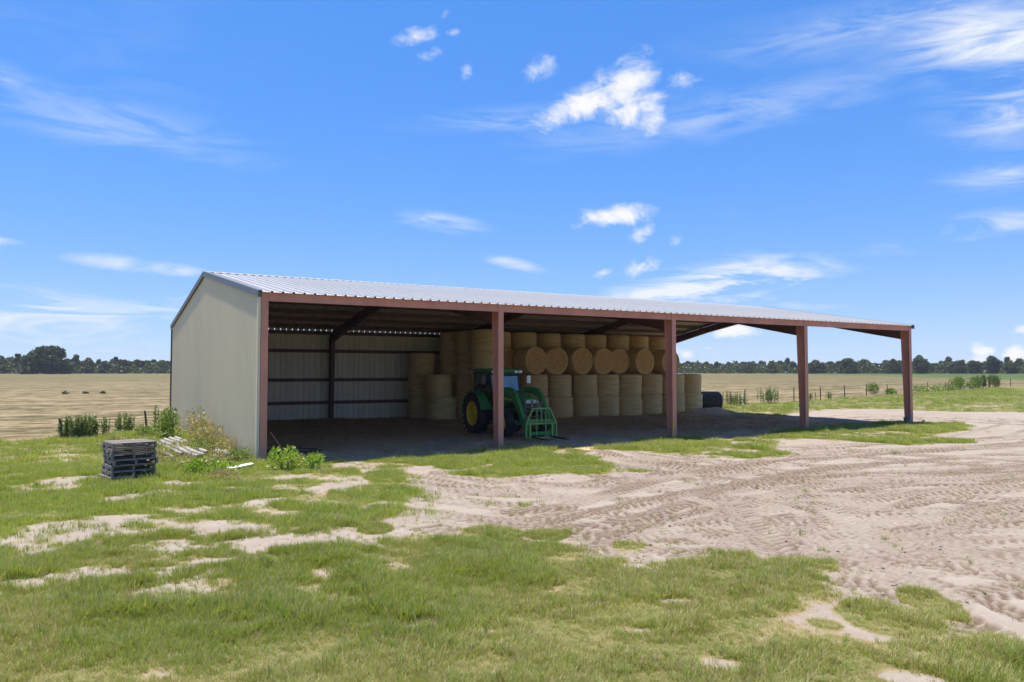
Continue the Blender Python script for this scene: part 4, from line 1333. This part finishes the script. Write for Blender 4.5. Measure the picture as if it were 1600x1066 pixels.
pipe((-1.98, 6.9), (-1.72, 2.6), .055, 'outermost thin grey pipe in the weeds, farthest from the wall')
pipe((-1.80, 7.2), (-1.50, 1.2), .07, 'long pale pipe second from the outer side of the bundle')
pipe((-1.60, 7.8), (-1.28, 1.6), .07, 'long pale pipe in the middle of the bundle')
pipe((-1.38, 8.2), (-1.05, 2.4), .07, 'long mottled pipe fourth from the outer side of the bundle')
pipe((-1.15, 8.6), (-.86, 3.6), .06, 'shorter pipe of the bundle closest to the end wall')
pipe((-.80, 2.35), (-.56, 1.15), .10, 'thick pipe stub with dark open end near the wall corner')
pipe((-1.02, 2.0), (-.83, 1.0), .05, 'short rusty pipe piece beside the thick stub')
pipe((-2.2, 4.6), (-2.05, 1.7), .05, 'thin pipe mostly buried in dry weeds next to the pallets')

z = gz(-.95, -1.75)
mb = MB(); mb.box(-.36, .36, -.075, .075, 0, .03); mb.box(-.36, -.30, -.085, .085, .03, .045)
o = mb.build('white_board', M['white'], loc=(-.95, -1.70, z + .09), rot=(R(6), R(-5), R(24)))
tag(o, 'white painted board lying in the grass before the wall corner', 'board')
mb = MB(); mb.tube([(0.28, .42, .82), (0.62, .52, .35), (0.86, .66, -.02)], .016, 6)
tag(mb.build('steel_rod', M['red']), 'thin red steel rod leaning on the inside of the first red post', 'rod')
for k, (xx, yy, L, a) in enumerate(((.9, 1.2, 1.5, .25), (.75, .95, 1.7, .1), (1.0, 1.5, 1.3, .45), (.8, 1.35, 1.6, -.1))):
    mb = MB(); pts = [(t * L, .06 * math.sin(t * 5 + k), .03 + .05 * math.sin(t * 3 + k) ** 2) for t in np.linspace(0, 1, 8)]
    mb.tube(pts, .022, 6)
    o = mb.build('scrap_hose', M['hose'], loc=(xx - .5, yy, .05 + .03 * k), rot=(0, 0, a), smooth=True)
    tag(o, 'length of black scrap hose heaped inside the first red post', 'hose', 'black scrap heaped by the first post')
mb = MB(); mb.box(-.022, .022, -.012, .012, -.1, .66); mb.add([(-.022, -.012, .66), (.022, -.012, .66), (.022, .012, .66), (-.022, .012, .66), (0, 0, .72)], [(0, 1, 4), (1, 2, 4), (2, 3, 4), (3, 0, 4)])
o = mb.build('marker_stake', M['stake'], loc=(15.03, -.10, .02), rot=(0, R(4), 0))
tag(o, 'yellow marker stake standing at the foot of the third red post', 'stake')
mb = MB()
mb.lathe([(0, .001), (0, .14), (.30, .165), (.31, .175), (.30, .155), (.02, .13), (.02, .001)], 20, 'z')
bk = mb.build('tin_bucket', M['tin'], loc=(30.13, .02, .03), smooth=False, angle=40)
tag(bk, 'galvanised tin bucket beside the last red post', 'bucket')
mb = MB(); mb.tube([(math.cos(a) * .165, .03, .30 + math.sin(a) * .12) for a in np.linspace(0, math.pi, 10)], .006, 5)
mb.build('handle', M['tin'], bk)
mb = MB(); mb.lathe([(0, .001), (.0, .06), (.08, .075), (.13, .05), (.15, .001)], 9, 'z')
o = mb.build('dark_stone', M['darksteel'], loc=(31.9, .3, .02), rot=(.2, .1, .5), smooth=True)
tag(o, 'small dark lump on the grass right of the last post', 'stone')

# ================================================================== FENCES
def fence(pts, h, label, wires, lean=0.03):
    root = thing('wire_fence', label, 'fence', (pts[0][0], pts[0][1], 0))
    tops = []
    for (x, y) in pts:
        z = gz(x, y)
        mb = MB(); lx, ly = random.uniform(-lean, lean), random.uniform(-lean, lean)
        hh = h * random.uniform(.92, 1.08)
        mb.tube([(0, 0, -.2), (lx * .5, ly * .5, hh * .5), (lx, ly, hh)], [.048, .045, .04], 7)
        mb.build('fence_post', M['post'], root, loc=(x - pts[0][0], y - pts[0][1], z))
        tops.append((x - pts[0][0], y - pts[0][1], z))
    for f in wires:
        mb = MB()
        for a, b in zip(tops[:-1], tops[1:]):
            a = Vector(a) + Vector((0, 0, h * f)); b = Vector(b) + Vector((0, 0, h * f))
            mb.tube([a, (a + b) / 2 + Vector((0, 0, -.03)), b], .006, 4, False)
        mb.build('fence_wire', M['wire'], root)
    return root


fx = [(41, 19.9), (48.02, 21.0), (53.94, 22.9), (59.58, 24.5), (64.83, 25.8), (70.4, 27.2), (76.0, 28.3), (82.0, 29.7), (88.2, 31.2), (94.05, 33.0)]
fence(fx, 1.12, 'wire fence on thin dark posts along the right edge of the hay field', (.35, .6, .85, .97))
fence([(109.5, 36.9), (117.7, 38.2), (126, 40), (135, 42)], 1.25, 'wire fence on dark posts continuing past the tube gate', (.35, .65, .93))
fence([(-4.68, 10.95), (-1.5, 14.7), (2, 18.9)], .80, 'old low wire fence overgrown by tall weeds left of the barn', (.4, .8), .14)
# tube gate
gt = thing('tube_gate', 'tubular metal field gate among bushes in the fence line', 'gate', (95.4, 33.3, gz(95.4, 33.3)), math.atan2(3.2, 13.5))
mb = MB(); mb.tube([(0, 0, .25), (0, 0, 1.45)], .045, 7); mb.tube([(12.8, 0, .25), (12.8, 0, 1.6)], .045, 7)
mb.tube([(0, 0, 1.35), (12.8, 0, 1.55)], .04, 7); mb.tube([(0, 0, .3), (12.8, 0, .3)], .035, 7)
mb.build('gate_frame', M['post'], gt)
for k in range(3):
    mb = MB(); mb.tube([(0, 0, .55 + k * .25), (12.8, 0, .58 + k * .29)], .028, 6); mb.build('gate_rail', M['post'], gt)
for x in (-.15, 12.95):
    mb = MB(); mb.tube([(x, 0, -.2), (x, 0, 1.65)], .08, 7); mb.build('gate_post', M['post'], gt)

# ================================================================== PLANTS
def leafquad(vs, fs, p, d, n, L, W):
    """a leaf-shaped rhombus from p along d with half width along n"""
    b = len(vs)
    vs += [tuple(p), tuple(p + d * L * .5 + n * W), tuple(p + d * L), tuple(p + d * L * .5 - n * W)]
    fs.append((b, b + 1, b + 2, b + 3))


def rvec(r):
    v = Vector((r.gauss(0, 1), r.gauss(0, 1), r.gauss(0, 1)))
    return v.normalized() if v.length > 0 else Vector((0, 0, 1))


def fennel_mesh(seed, h, rad, stems):
    r = random.Random(seed)
    vs, fs = [], []; sm = MB()
    for k in range(stems):
        x, y = r.gauss(0, rad * .5), r.gauss(0, rad * .5)
        hh = h * r.uniform(.6, 1.05)
        lean = Vector((r.uniform(-.12, .12), r.uniform(-.12, .12), 1)).normalized()
        base = Vector((x, y, 0))
        sm.tube([base, base + lean * hh * .9], [.009, .004], 4, False)
        for j in range(int(46 * h)):
            t = r.uniform(.12, 1) ** .8
            p = base + lean * hh * t
            d = (rvec(r) + Vector((0, 0, .7))).normalized()
            L = .16 * (1.15 - t * .7) * r.uniform(.6, 1.3)
            leafquad(vs, fs, p, d, d.cross(rvec(r)).normalized(), L, .014 + .008 * r.random())
    mb = MB(); mb.add(vs, fs)
    return mb, sm


def bush_mesh(seed, h, rad, n, L, W, spiky=.4):
    r = random.Random(seed)
    vs, fs = [], []; sm = MB()
    lobes = [(Vector((r.uniform(-.6, .6) * rad, r.uniform(-.6, .6) * rad, h * r.uniform(.3, .72))), r.uniform(.35, .6)) for _ in range(7)]
    for (c, s) in lobes:
        sm.tube([(c.x * .2, c.y * .2, 0), (c.x * .7, c.y * .7, c.z * .6), c], [.012, .008, .004], 4, False)
    for k in range(n):
        c, s = r.choice(lobes)
        u = rvec(r)
        q = c + Vector((u.x * rad * s, u.y * rad * s, u.z * h * s * .75)) * r.uniform(.35, 1.0) ** .6
        if q.z < 0.01: q.z = r.uniform(.01, .12)
        d = (u + Vector((0, 0, spiky)) + rvec(r) * .7).normalized()
        leafquad(vs, fs, q, d, d.cross(rvec(r)).normalized(), L * r.uniform(.6, 1.3), W * r.uniform(.7, 1.2))
    mb = MB(); mb.add(vs, fs)
    return mb, sm


def plant(name, meshes, x, y, label, cat, material, scale=1.0, group=None, sink=.02):
    mb, sm = meshes
    root = thing(name, label, cat, (x, y, gz(x, y) - sink), random.uniform(0, 6.28), group)
    root.scale = (scale,) * 3
    mb.build('foliage', material, root); sm.build('stem', M['bark'] if material is not M['dryweed'] else M['dry'], root)
    return root


FEN = 'tall feathery weeds along the old fence'
for k, (x, y, h, rad, st, lab) in enumerate((
        (-4.55, 11.0, .86, .26, 20, 'feathery weed clump beside the leaning fence post, leftmost in the row'),
        (-4.28, 11.0, .92, .26, 22, 'dense feathery weed clump, second from the leaning post'),
        (-3.99, 11.0, .92, .26, 22, 'dense feathery weed clump, third from the leaning post'),
        (-3.72, 11.1, .88, .24, 18, 'feathery weed clump at the thinning end of the dense row'),
        (-3.30, 11.5, .80, .20, 7, 'slim feathery weed tuft standing alone in the gap'),
        (-2.68, 12.5, .90, .24, 15, 'feathery weed clump right of the gap in the row'),
        (-2.32, 12.8, .88, .26, 12, 'loose feathery weed clump before the dark short post'),
        (-1.52, 11.0, 1.15, .12, 5, 'tallest slender weed stalk near the barn rear corner'),
        (-1.22, 11.2, 1.0, .12, 5, 'slender weed stalk close to the barn rear corner'))):
    plant('tall_weed', fennel_mesh(500 + k, h, rad, st), x, y, lab, 'weed', M['fennel'], group=FEN)
for k, (x, y, h, rad, st, lab) in enumerate((
        (39.3, 19.4, 1.15, .9, 40, 'spiky weed clump right of the blackened bale'),
        (44.3, 20.4, 1.35, .8, 40, 'spiky tall weed clump between blackened bale and fourth post'),
        (50.2, 21.2, .9, .45, 14, 'small weed tuft just right of the fourth red post'),
        (54.6, 22.5, .8, .35, 10, 'thin weed tuft beside the second fence post'),
        (100.6, 33.9, 1.5, .8, 36, 'spiky dark weed clump in front of the tube gate'),
        (103.2, 34.6, 1.7, .45, 16, 'narrow spiky weed by the hinge end of the tube gate'),
        (107.2, 35.4, 1.7, 1.0, 40, 'tall spiky weed clump right of the tube gate'))):
    plant('tall_weed', fennel_mesh(600 + k, h, rad, st) if x < 60 else bush_mesh(600 + k, h, rad * .8, 800, .34, .05, 1.6), x, y, lab, 'weed', M['fennel'], group='weeds along the field fence')
plant('shrub', bush_mesh(701, 1.15, .5, 900, .14, .028, .6), -1.28, 9.4, 'dense green shrub at the far end of the cream wall', 'shrub', M['weed'])
plant('dry_shrub', bush_mesh(702, 1.15, .62, 850, .12, .02, .7), -.72, 7.2, 'tall straw-coloured dry weed against the cream wall', 'weed', M['dryweed'])
plant('dry_shrub', bush_mesh(703, .85, .6, 650, .12, .02, .6), -.62, 4.9, 'browned bushy weed against the middle of the cream wall', 'weed', M['dryweed'])
plant('dry_shrub', bush_mesh(704, .62, .6, 600, .10, .018, .6), -.55, 3.1, 'yellowish low weed over the pipes by the wall', 'weed', M['dryweed'])
plant('shrub', bush_mesh(705, .5, .5, 600, .10, .018, .5), -.95, 3.6, 'low green weed over the pipe ends', 'weed', M['weed'])
plant('shrub', bush_mesh(706, .46, .32, 620, .09, .026, .3), -2.12, -2.25, 'bright green leafy bush in front of the pipe bundle', 'shrub', M['brightweed'])
plant('shrub', bush_mesh(707, .34, .42, 480, .09, .022, .3), -1.62, -2.45, 'low bright green weed right of the leafy bush', 'weed', M['brightweed'])
plant('shrub', bush_mesh(708, .4, .4, 380, .09, .02, .4), -.45, .35, 'grey-green weed at the foot of the cream wall corner', 'weed', M['weed'])
plant('shrub', bush_mesh(709, .62, .42, 620, .10, .022, .6), .12, -2.0, 'yellow-green weed bush at the foot of the first red post', 'shrub', M['brightweed'])
plant('shrub', bush_mesh(710, .42, .34, 420, .09, .018, .5), .72, -2.2, 'small light green weed just right of the first post', 'weed', M['brightweed'])
plant('shrub', bush_mesh(711, .5, .55, 500, .11, .02, .4), -1.9, 10.6, 'low green brush between the tall weeds and the pipes', 'weed', M['weed'])
plant('dry_shrub', bush_mesh(712, .5, .9, 520, .12, .016, .2), -2.6, 5.8, 'low brown brush heap behind the pallet stack', 'weed', M['dryweed'])
plant('dry_shrub', bush_mesh(713, .35, .6, 420, .12, .014, .2), -1.7, -.6, 'dry brown weeds between the pallets and the pipes', 'weed', M['dryweed'])
for k, (x, y, h, rad, lab) in enumerate(((-2.55, 2.6, .42, .7, 'tangled brown dead weeds between the pallets and the thin outer pipe'), (-2.35, .6, .36, .6, 'low brown dead weeds just right of the pallet stack'), (-1.1, .3, .34, .5, 'dry grass-like weeds in front of the thick pipe stub'), (-1.55, -3.15, .2, .5, 'flat brown heap of dead grass below the bright green bush'),
        (-2.9, 4.6, .40, .55, 'orange-brown heap of dead brush behind the pallets'), (-3.3, 5.6, .38, .5, 'second orange-brown brush heap farther behind the pallets'), (-1.45, 4.4, .3, .6, 'dry weeds growing up between the long pipes'), (.55, -1.2, .3, .4, 'dry stalks behind the yellow-green weed bush'))):
    plant('dry_weed', bush_mesh(740 + k, h, rad, 460, .13, .012, .5), x, y, lab, 'weed', M['dryweed'], group='dead weeds around the pallets and pipes')
plant('shrub', bush_mesh(714, 1.25, .62, 700, .18, .04, .3), 70.1, 28.7, 'round green bush on the fence line before the fifth post', 'shrub', M['weed'])
plant('shrub', bush_mesh(715, 1.6, 1.05, 1200, .22, .05, .3), 93.6, 32.7, 'wide rounded green bush at the left end of the tube gate', 'shrub', M['weed'])
for k, (x, y, h, rad, lab) in enumerate(((72.9, 28.3, .55, .7, 'low bush touching the last red post on its left'), (78.2, 28.9, .9, 1.3, 'low grey-green bush right of the last red post'), (84.5, 30.4, .7, 1.4, 'flat bush at the fence, midway from the last post to the gate'), (90.0, 31.9, .65, 1.2, 'flat weedy bush next before the rounded bush'), (98.2, 33.3, 1.2, 1.0, 'grey weedy bush under the gate rails'))):
    plant('shrub', bush_mesh(720 + k, h, rad, 520, .24, .045, .2), x, y, lab, 'bush', M['weed'], group='low bushes along the field fence')


# trees of the far wood
def tree_mesh(seed, h, rad, kind):
    r = random.Random(seed)
    vs, fs = [], []; tk = MB()
    tk.tube([(0, 0, -.5), (0, 0, h * .35), (r.uniform(-.3, .3), r.uniform(-.3, .3), h * .75)], [.35, .26, .08], 6, False)
    lobes = []
    if kind == 'oak':
        for k in range(26):
            u = rvec(r); u.z = abs(u.z) * 1.0
            lobes.append((Vector((u.x * rad * .72, u.y * rad * .72, h * .16 + u.z * h * .62)), rad * r.uniform(.28, .44)))
    elif kind == 'pine':
        for k in range(11):
            t = r.uniform(.45, 1.0)
            a = r.uniform(0, 6.28); q = rad * (1.15 - t) * r.uniform(.4, 1.1)
            lobes.append((Vector((math.cos(a) * q, math.sin(a) * q, h * t * .93)), rad * r.uniform(.25, .42)))
    else:
        for k in range(22):
            u = rvec(r)
            lobes.append((Vector((u.x * rad * .62, u.y * rad * .62, h * .48 + u.z * h * .40)), rad * r.uniform(.32, .50)))
    for (c, s) in lobes:
        tk.tube([(0, 0, h * .3), (c.x * .5, c.y * .5, (c.z + h * .3) / 2), c], [.10, .06, .02], 4, False)
        n = int(95 * (s / 1.5) ** 1.5) + 30
        for k in range(n):
            u = rvec(r)
            p = c + u * s * r.uniform(.55, 1.05)
            d = (u * .6 + rvec(r)).normalized()
            L = r.uniform(.6, 1.15) * (h / 10) ** .5
            leafquad(vs, fs, p - d * L * .5, d, d.cross(rvec(r)).normalized(), L, L * .42)
    mb = MB(); mb.add(vs, fs)
    return mb.mesh('crown', M['tree2'] if kind == 'pine' else M['tree']), tk.mesh('trunk', M['bark'])


TV = [tree_mesh(800 + k, 9.5, 4.2, 'mid') for k in range(5)] + [tree_mesh(820 + k, 11.0, 3.7, 'pine') for k in range(4)] + [tree_mesh(840, 12, 7.0, 'oak'), tree_mesh(841, 11, 6.0, 'oak')]


def tree(x, y, k, s, label, group=None, name='tree'):
    cr, tkm = TV[k]
    root = thing(name, label, 'tree', (x, y, gz(x, y) - .3), random.uniform(0, 6.28), group)
    root.scale = (s * random.uniform(.9, 1.15), s * random.uniform(.9, 1.15), s)
    link('crown', cr, root); link('trunk', tkm, root)
    return root


def polar(bearing, r):
    return CAM[0] + r * math.sin(R(bearing)), CAM[1] + r * math.cos(R(bearing))


tr_r = random.Random(11)
NAMES = {0: ('broadleaf_tree', 'dark broadleaf tree in the distant treeline behind the hay field'), 1: ('pine_tree', 'dark pine tree rising in the distant treeline')}
for (b0, b1, n, hs) in ((-14, 14, 88, .84), (40, 76, 124, .74)):
    for k in range(n):
        b = b0 + (b1 - b0) * (k + tr_r.random()) / n
        r_ = tr_r.uniform(455, 520)
        pine = tr_r.random() < .2
        kk = tr_r.choice([5, 6, 7, 8]) if pine else tr_r.choice([0, 1, 2, 3, 4])
        s = hs * tr_r.uniform(.78, 1.12) * (1.0 if not (50.5 < b < 53) else 1.05)
        x, y = polar(b, r_)
        nm, lab = NAMES[int(pine)]
        side = ' left of the barn' if b < 20 else ' right of the barn'
        tree(x, y, kk, s, lab + side, 'trees in the distant treeline', nm)
x, y = polar(-0.3, 425); o = tree(x, y, 9, 1.16, 'huge rounded oak standing above the treeline at far left', name='oak_tree'); o.scale = (1.62, 1.62, 1.16)
for (b, rr, k, s, lab) in ((52.6, 440, 10, .74, 'broad rounded oak over the treeline right of the fourth red post'), (54.6, 440, 9, .72, 'second broad oak over the treeline between the last two posts'), (57.4, 440, 10, .76, 'broad domed oak just left of the last red post'), (59.0, 440, 0, .95, 'tall tree just right of the last red post'),
                           (63.0, 445, 3, .90, 'single tall flat-topped tree standing out far right'), (62.0, 445, 1, .72, 'dark tree next left of the tall flat-topped tree'), (61.2, 446, 2, .72, 'dark crown second left of the tall flat-topped tree'), (64.0, 445, 4, .66, 'low dark tree next right of the tall flat-topped tree')):
    x, y = polar(b, rr); tree(x, y, k, s, lab, name='broadleaf_tree' if k < 5 else 'oak_tree')
# dense undergrowth along the wood's edge
mb_v, mb_f = [], []
ur = random.Random(17)
for (b0, b1, n) in ((-16, 16, 11000), (38, 78, 14000)):
    for k in range(n):
        b = ur.uniform(b0, b1); r_ = ur.uniform(446, 500)
        x, y = polar(b, r_)
        p = Vector((x, y, 2.0 * 0 + min(2.2, .0043 * (r_ - 60)) + ur.random() * (5.2 + 1.3 * math.sin(b * 2.3) + 1.0 * math.sin(b * 7.1))))
        d = rvec(ur); L = ur.uniform(.9, 1.7)
        leafquad(mb_v, mb_f, p - d * L * .5, d, d.cross(rvec(ur)).normalized(), L, L * .4)
mb = MB(); mb.add(mb_v, mb_f)
o = mb.build('undergrowth', M['tree'])
tag(o, 'dense dark undergrowth along the foot of the distant treeline', 'undergrowth', kind='stuff')

# ================================================================== GRASS AND STRAW (scattered tufts)
def tuft_mesh(seed, blades, h, spread, w, material, mat2=None, flat=0.0):
    r = random.Random(seed)
    mb = MB()
    for k in range(blades):
        a = r.uniform(0, 6.283); q = spread * math.sqrt(r.random())
        p = Vector((math.cos(a) * q, math.sin(a) * q, -.01))
        b = a + r.uniform(-1.1, 1.1)
        out = Vector((math.cos(b), math.sin(b), 0))
        hh = h * r.uniform(.55, 1.1); bend = hh * r.uniform(.15, .75) + flat * hh
        side = Vector((-out.y, out.x, 0)) * w * r.uniform(.7, 1.2)
        m1 = p + out * bend * .25 + Vector((0, 0, hh * .55 * (1 - flat * .6)))
        t = p + out * bend + Vector((0, 0, hh * (1 - flat * .7)))
        if mat2 and r.random() < .22: mb.cur = 1
        else: mb.cur = 0
        mb.add([p - side, p + side, m1 + side * .8, m1 - side * .8, t], [(0, 1, 2, 3), (3, 2, 4)])
    return mb.mesh('tuft', [material, mat2] if mat2 else [material], smooth=True)


def scatter(name, pts, scl, idx, meshes, label, cat):
    col = bpy.data.collections.new(name + '_kinds')
    for k, me in enumerate(meshes):
        o = bpy.data.objects.new(f'{name}_tuft_{chr(97 + k)}', me); col.objects.link(o)
    n = len(pts)
    me = bpy.data.meshes.new(name)
    me.vertices.add(n); me.vertices.foreach_set('co', pts.astype(np.float32).ravel())
    rot = np.zeros((n, 3), np.float32); rot[:, 2] = rng.uniform(0, 6.283, n); rot[:, 0] = rng.normal(0, .10, n); rot[:, 1] = rng.normal(0, .10, n)
    me.attributes.new('rot', 'FLOAT_VECTOR', 'POINT').data.foreach_set('vector', rot.ravel())
    me.attributes.new('scl', 'FLOAT', 'POINT').data.foreach_set('value', scl.astype(np.float32))
    me.attributes.new('idx', 'INT', 'POINT').data.foreach_set('value', idx.astype(np.int32))
    for m_ in meshes[0].materials: me.materials.append(m_)
    ob = link(name, me)
    tag(ob, label, cat, kind='stuff')
    ng = bpy.data.node_groups.new(name + '_scatter', 'GeometryNodeTree')
    ng.interface.new_socket('Geometry', in_out='INPUT', socket_type='NodeSocketGeometry')
    ng.interface.new_socket('Geometry', in_out='OUTPUT', socket_type='NodeSocketGeometry')
    N = ng.nodes; Lk = ng.links
    gi, go = N.new('NodeGroupInput'), N.new('NodeGroupOutput')
    ci = N.new('GeometryNodeCollectionInfo'); ci.inputs[0].default_value = col; ci.inputs[1].default_value = True; ci.inputs[2].default_value = True
    iop = N.new('GeometryNodeInstanceOnPoints'); iop.inputs['Pick Instance'].default_value = True

    def attr(nm, ty):
        a = N.new('GeometryNodeInputNamedAttribute'); a.data_type = ty; a.inputs[0].default_value = nm; return a.outputs[0]
    Lk.new(gi.outputs[0], iop.inputs['Points']); Lk.new(ci.outputs[0], iop.inputs['Instance'])
    Lk.new(attr('idx', 'INT'), iop.inputs['Instance Index'])
    e2r = N.new('FunctionNodeEulerToRotation'); Lk.new(attr('rot', 'FLOAT_VECTOR'), e2r.inputs[0]); Lk.new(e2r.outputs[0], iop.inputs['Rotation'])
    Lk.new(attr('scl', 'FLOAT'), iop.inputs['Scale'])
    Lk.new(iop.outputs[0], go.inputs[0])
    md = ob.modifiers.new('scatter', 'NODES'); md.node_group = ng
    return ob


def wedge(n, r0, r1, b0=-9, b1=74):
    r = np.sqrt(rng.uniform(r0 * r0, r1 * r1, n)); b = np.radians(rng.uniform(b0, b1, n))
    return CAM[0] + r * np.sin(b), CAM[1] + r * np.cos(b), r


TU = [tuft_mesh(900 + k, 13, .15, .075, .0045, M['grass'], M['dry']) for k in range(3)] + [tuft_mesh(910 + k, 14, .18, .07, .0048, M['grassdark'], M['grass']) for k in range(2)] + \
     [tuft_mesh(920, 13, .15, .09, .0046, M['grass'], M['dry'], .35), tuft_mesh(930, 10, .19, .07, .0035, M['dry'], M['grass'])] + \
     [tuft_mesh(940 + k, 26, .17, .19, .0055, M['grass'], M['grassdark']) for k in range(2)] + [tuft_mesh(950, 30, .18, .24, .008, M['grass'], M['dry']),
      tuft_mesh(960, 15, .27, .05, .0065, M['grassdark'], M['grass']), tuft_mesh(961, 5, .34, .05, .0028, M['dry']), tuft_mesh(962, 11, .11, .03, .016, M['weed'], None, .45)]
XS, YS, SS, II = [], [], [], []
for (n, r0, r1, kind, sc) in ((230000, 4.5, 13, 0, .80), (125000, 13, 24, 1, .88), (90000, 24, 48, 2, .95), (52000, 48, 125, 3, 1.35)):
    x, y, r = wedge(n, r0, r1)
    g, s, f, fd, cp = masks(x, y)
    clump = fbm(x, y, 0.55, 61, 3)
    big = fbm(x, y, 2.6, 71, 3)
    keep = rng.random(n) < np.clip(g ** 1.6 * (0.46 + 0.9 * sstep(.30, .62, clump)) * (0.66 + .5 * sstep(.35, .6, big)), 0, 1)
    stray = (s > .3) & (rng.random(n) < .010 * sstep(.5, .7, clump) + .10 * (y < -4) * (x < 3) * sstep(.4, .7, clump) * (1 - s * .6))
    inside = (x > -0.15) & (x < LEN) & (y > .9) & (y < WID)
    keep = (keep | stray) & ~inside
    x, y, clump, big, s = x[keep], y[keep], clump[keep], big[keep], s[keep]
    m_ = len(x)
    u = rng.random(m_)
    if kind == 0: idx = np.where(u < .50, rng.integers(0, 3, m_), np.where(u < .50 + .35 * sstep(.4, .6, big), rng.integers(3, 5, m_), np.where(u < .93, 5, 6)))
    elif kind == 1: idx = np.where(u < .35, rng.integers(0, 3, m_), np.where(u < .55, rng.integers(3, 5, m_), np.where(u < .94, rng.integers(7, 9, m_), 6)))
    else: idx = np.where(u < .75, rng.integers(7, 9, m_), 9)
    v2 = rng.random(m_)
    if kind < 2: idx = np.where(v2 < .012, 10, np.where(v2 < .028, 11, np.where((v2 < .050) & (clump > .5), 12, idx)))
    scl = sc * rng.uniform(.6, 1.15, m_) * (0.58 + .52 * sstep(.35, .68, clump)) * (0.72 + .42 * sstep(.4, .65, big)) * (1 - .4 * s)
    near_wall = (x < 0.5) & (x > -3.2) & (y > -3.0) & (y < 12)
    scl = np.where(near_wall, scl * 1.25, scl)
    XS.append(x); YS.append(y); SS.append(scl); II.append(idx)
x, y = np.concatenate(XS), np.concatenate(YS)
pts = np.stack([x, y, height0(x, y) - .005], 1)
scatter('grass', pts, np.concatenate(SS), np.concatenate(II), TU, 'uneven green pasture grass around the sandy yard', 'grass')

# straw trodden over the barn floor
ST = [tuft_mesh(970 + k, 9, .16, .16, .004, M['straw'], M['dry'] if k == 1 else None, .93) for k in range(3)]
n = 26000
x = rng.uniform(-.05, 31, n); y = rng.uniform(-1.2, 17.8, n)
g, s, f, fd, cp = masks(x, y)
keep = (f > .45) & (rng.random(n) < .25 + .9 * sstep(.4, .65, fbm(x, y, .9, 81, 3)))
x, y = x[keep], y[keep]
pts = np.stack([x, y, height0(x, y) + .012], 1)
scatter('loose_straw', pts, rng.uniform(.6, 1.4, len(x)), rng.integers(0, 3, len(x)), ST, 'loose brown straw trodden over the barn floor', 'straw')

# ================================================================== AIR
mb = MB(); mb.box(-900, 900, -900, 900, -2.0, 34.0)
hz = bpy.data.materials.new('thin_air')
hz.use_nodes = True
hz.node_tree.nodes.clear()
ht = NT(hz.node_tree)
pv = ht.n('ShaderNodeVolumePrincipled')
pv.inputs['Color'].default_value = (0.80, 0.88, 1.0, 1)
pv.inputs['Density'].default_value = 0.00015
ho = ht.n('ShaderNodeOutputMaterial'); ht.l(pv.outputs[0], ho.inputs['Volume'])
o = mb.build('haze', hz)
tag(o, 'thin summer haze over the whole farm', kind='stuff')

# clods of dried sand thrown up by the tyres
M['clod'] = mat('dried_sand_clod', (0.27, 0.225, 0.175), 0.95, 0, 0.2, 9)


def clod_mesh(seed):
    r = random.Random(seed)
    mb = MB()
    prof = [(-.3, .001), (-.25, .7), (.05, 1.0), (.4, .75), (.6, .001)]
    mb.lathe(prof, 7, 'z')
    mb.v = [(x * r.uniform(.7, 1.25) * .03, y * r.uniform(.7, 1.25) * .03, z * r.uniform(.8, 1.2) * .03) for (x, y, z) in mb.v]
    return mb.mesh('clod', M['clod'])


n = 16000
x, y, r_ = wedge(n, 6, 34)
g, sd_, f, fd, cp = masks(x, y)
keep = (sd_ > .6) & (sdist(SAND, x, y) > .1) & (rng.random(n) < .75 * sstep(.48, .66, fbm(x, y, 1.3, 91, 3)))
x, y = x[keep], y[keep]
pts = np.stack([x, y, height0(x, y) + .002], 1)
scatter('sand_clods', pts, rng.uniform(.3, .95, len(x)) ** 1.4, rng.integers(0, 3, len(x)), [clod_mesh(k) for k in (1, 2, 3)], 'small dried clods strewn over the sandy yard', 'clods')
for k, (px_, py_, lab) in enumerate(((-3.9, 73.0, 'leftmost dark clump of hay left far out in the mown field'), (-1.9, 73.5, 'middle dark clump of hay left far out in the mown field'), (-.3, 73.2, 'right dark clump of hay left far out in the mown field'))):
    plant('hay_clump', bush_mesh(760 + k, .26 - .08 * (k > 0), .36 - .12 * (k > 0), 110, .2, .04, .1), px_, py_, lab, 'hay', M['tree'], group='dark clumps in the left field')
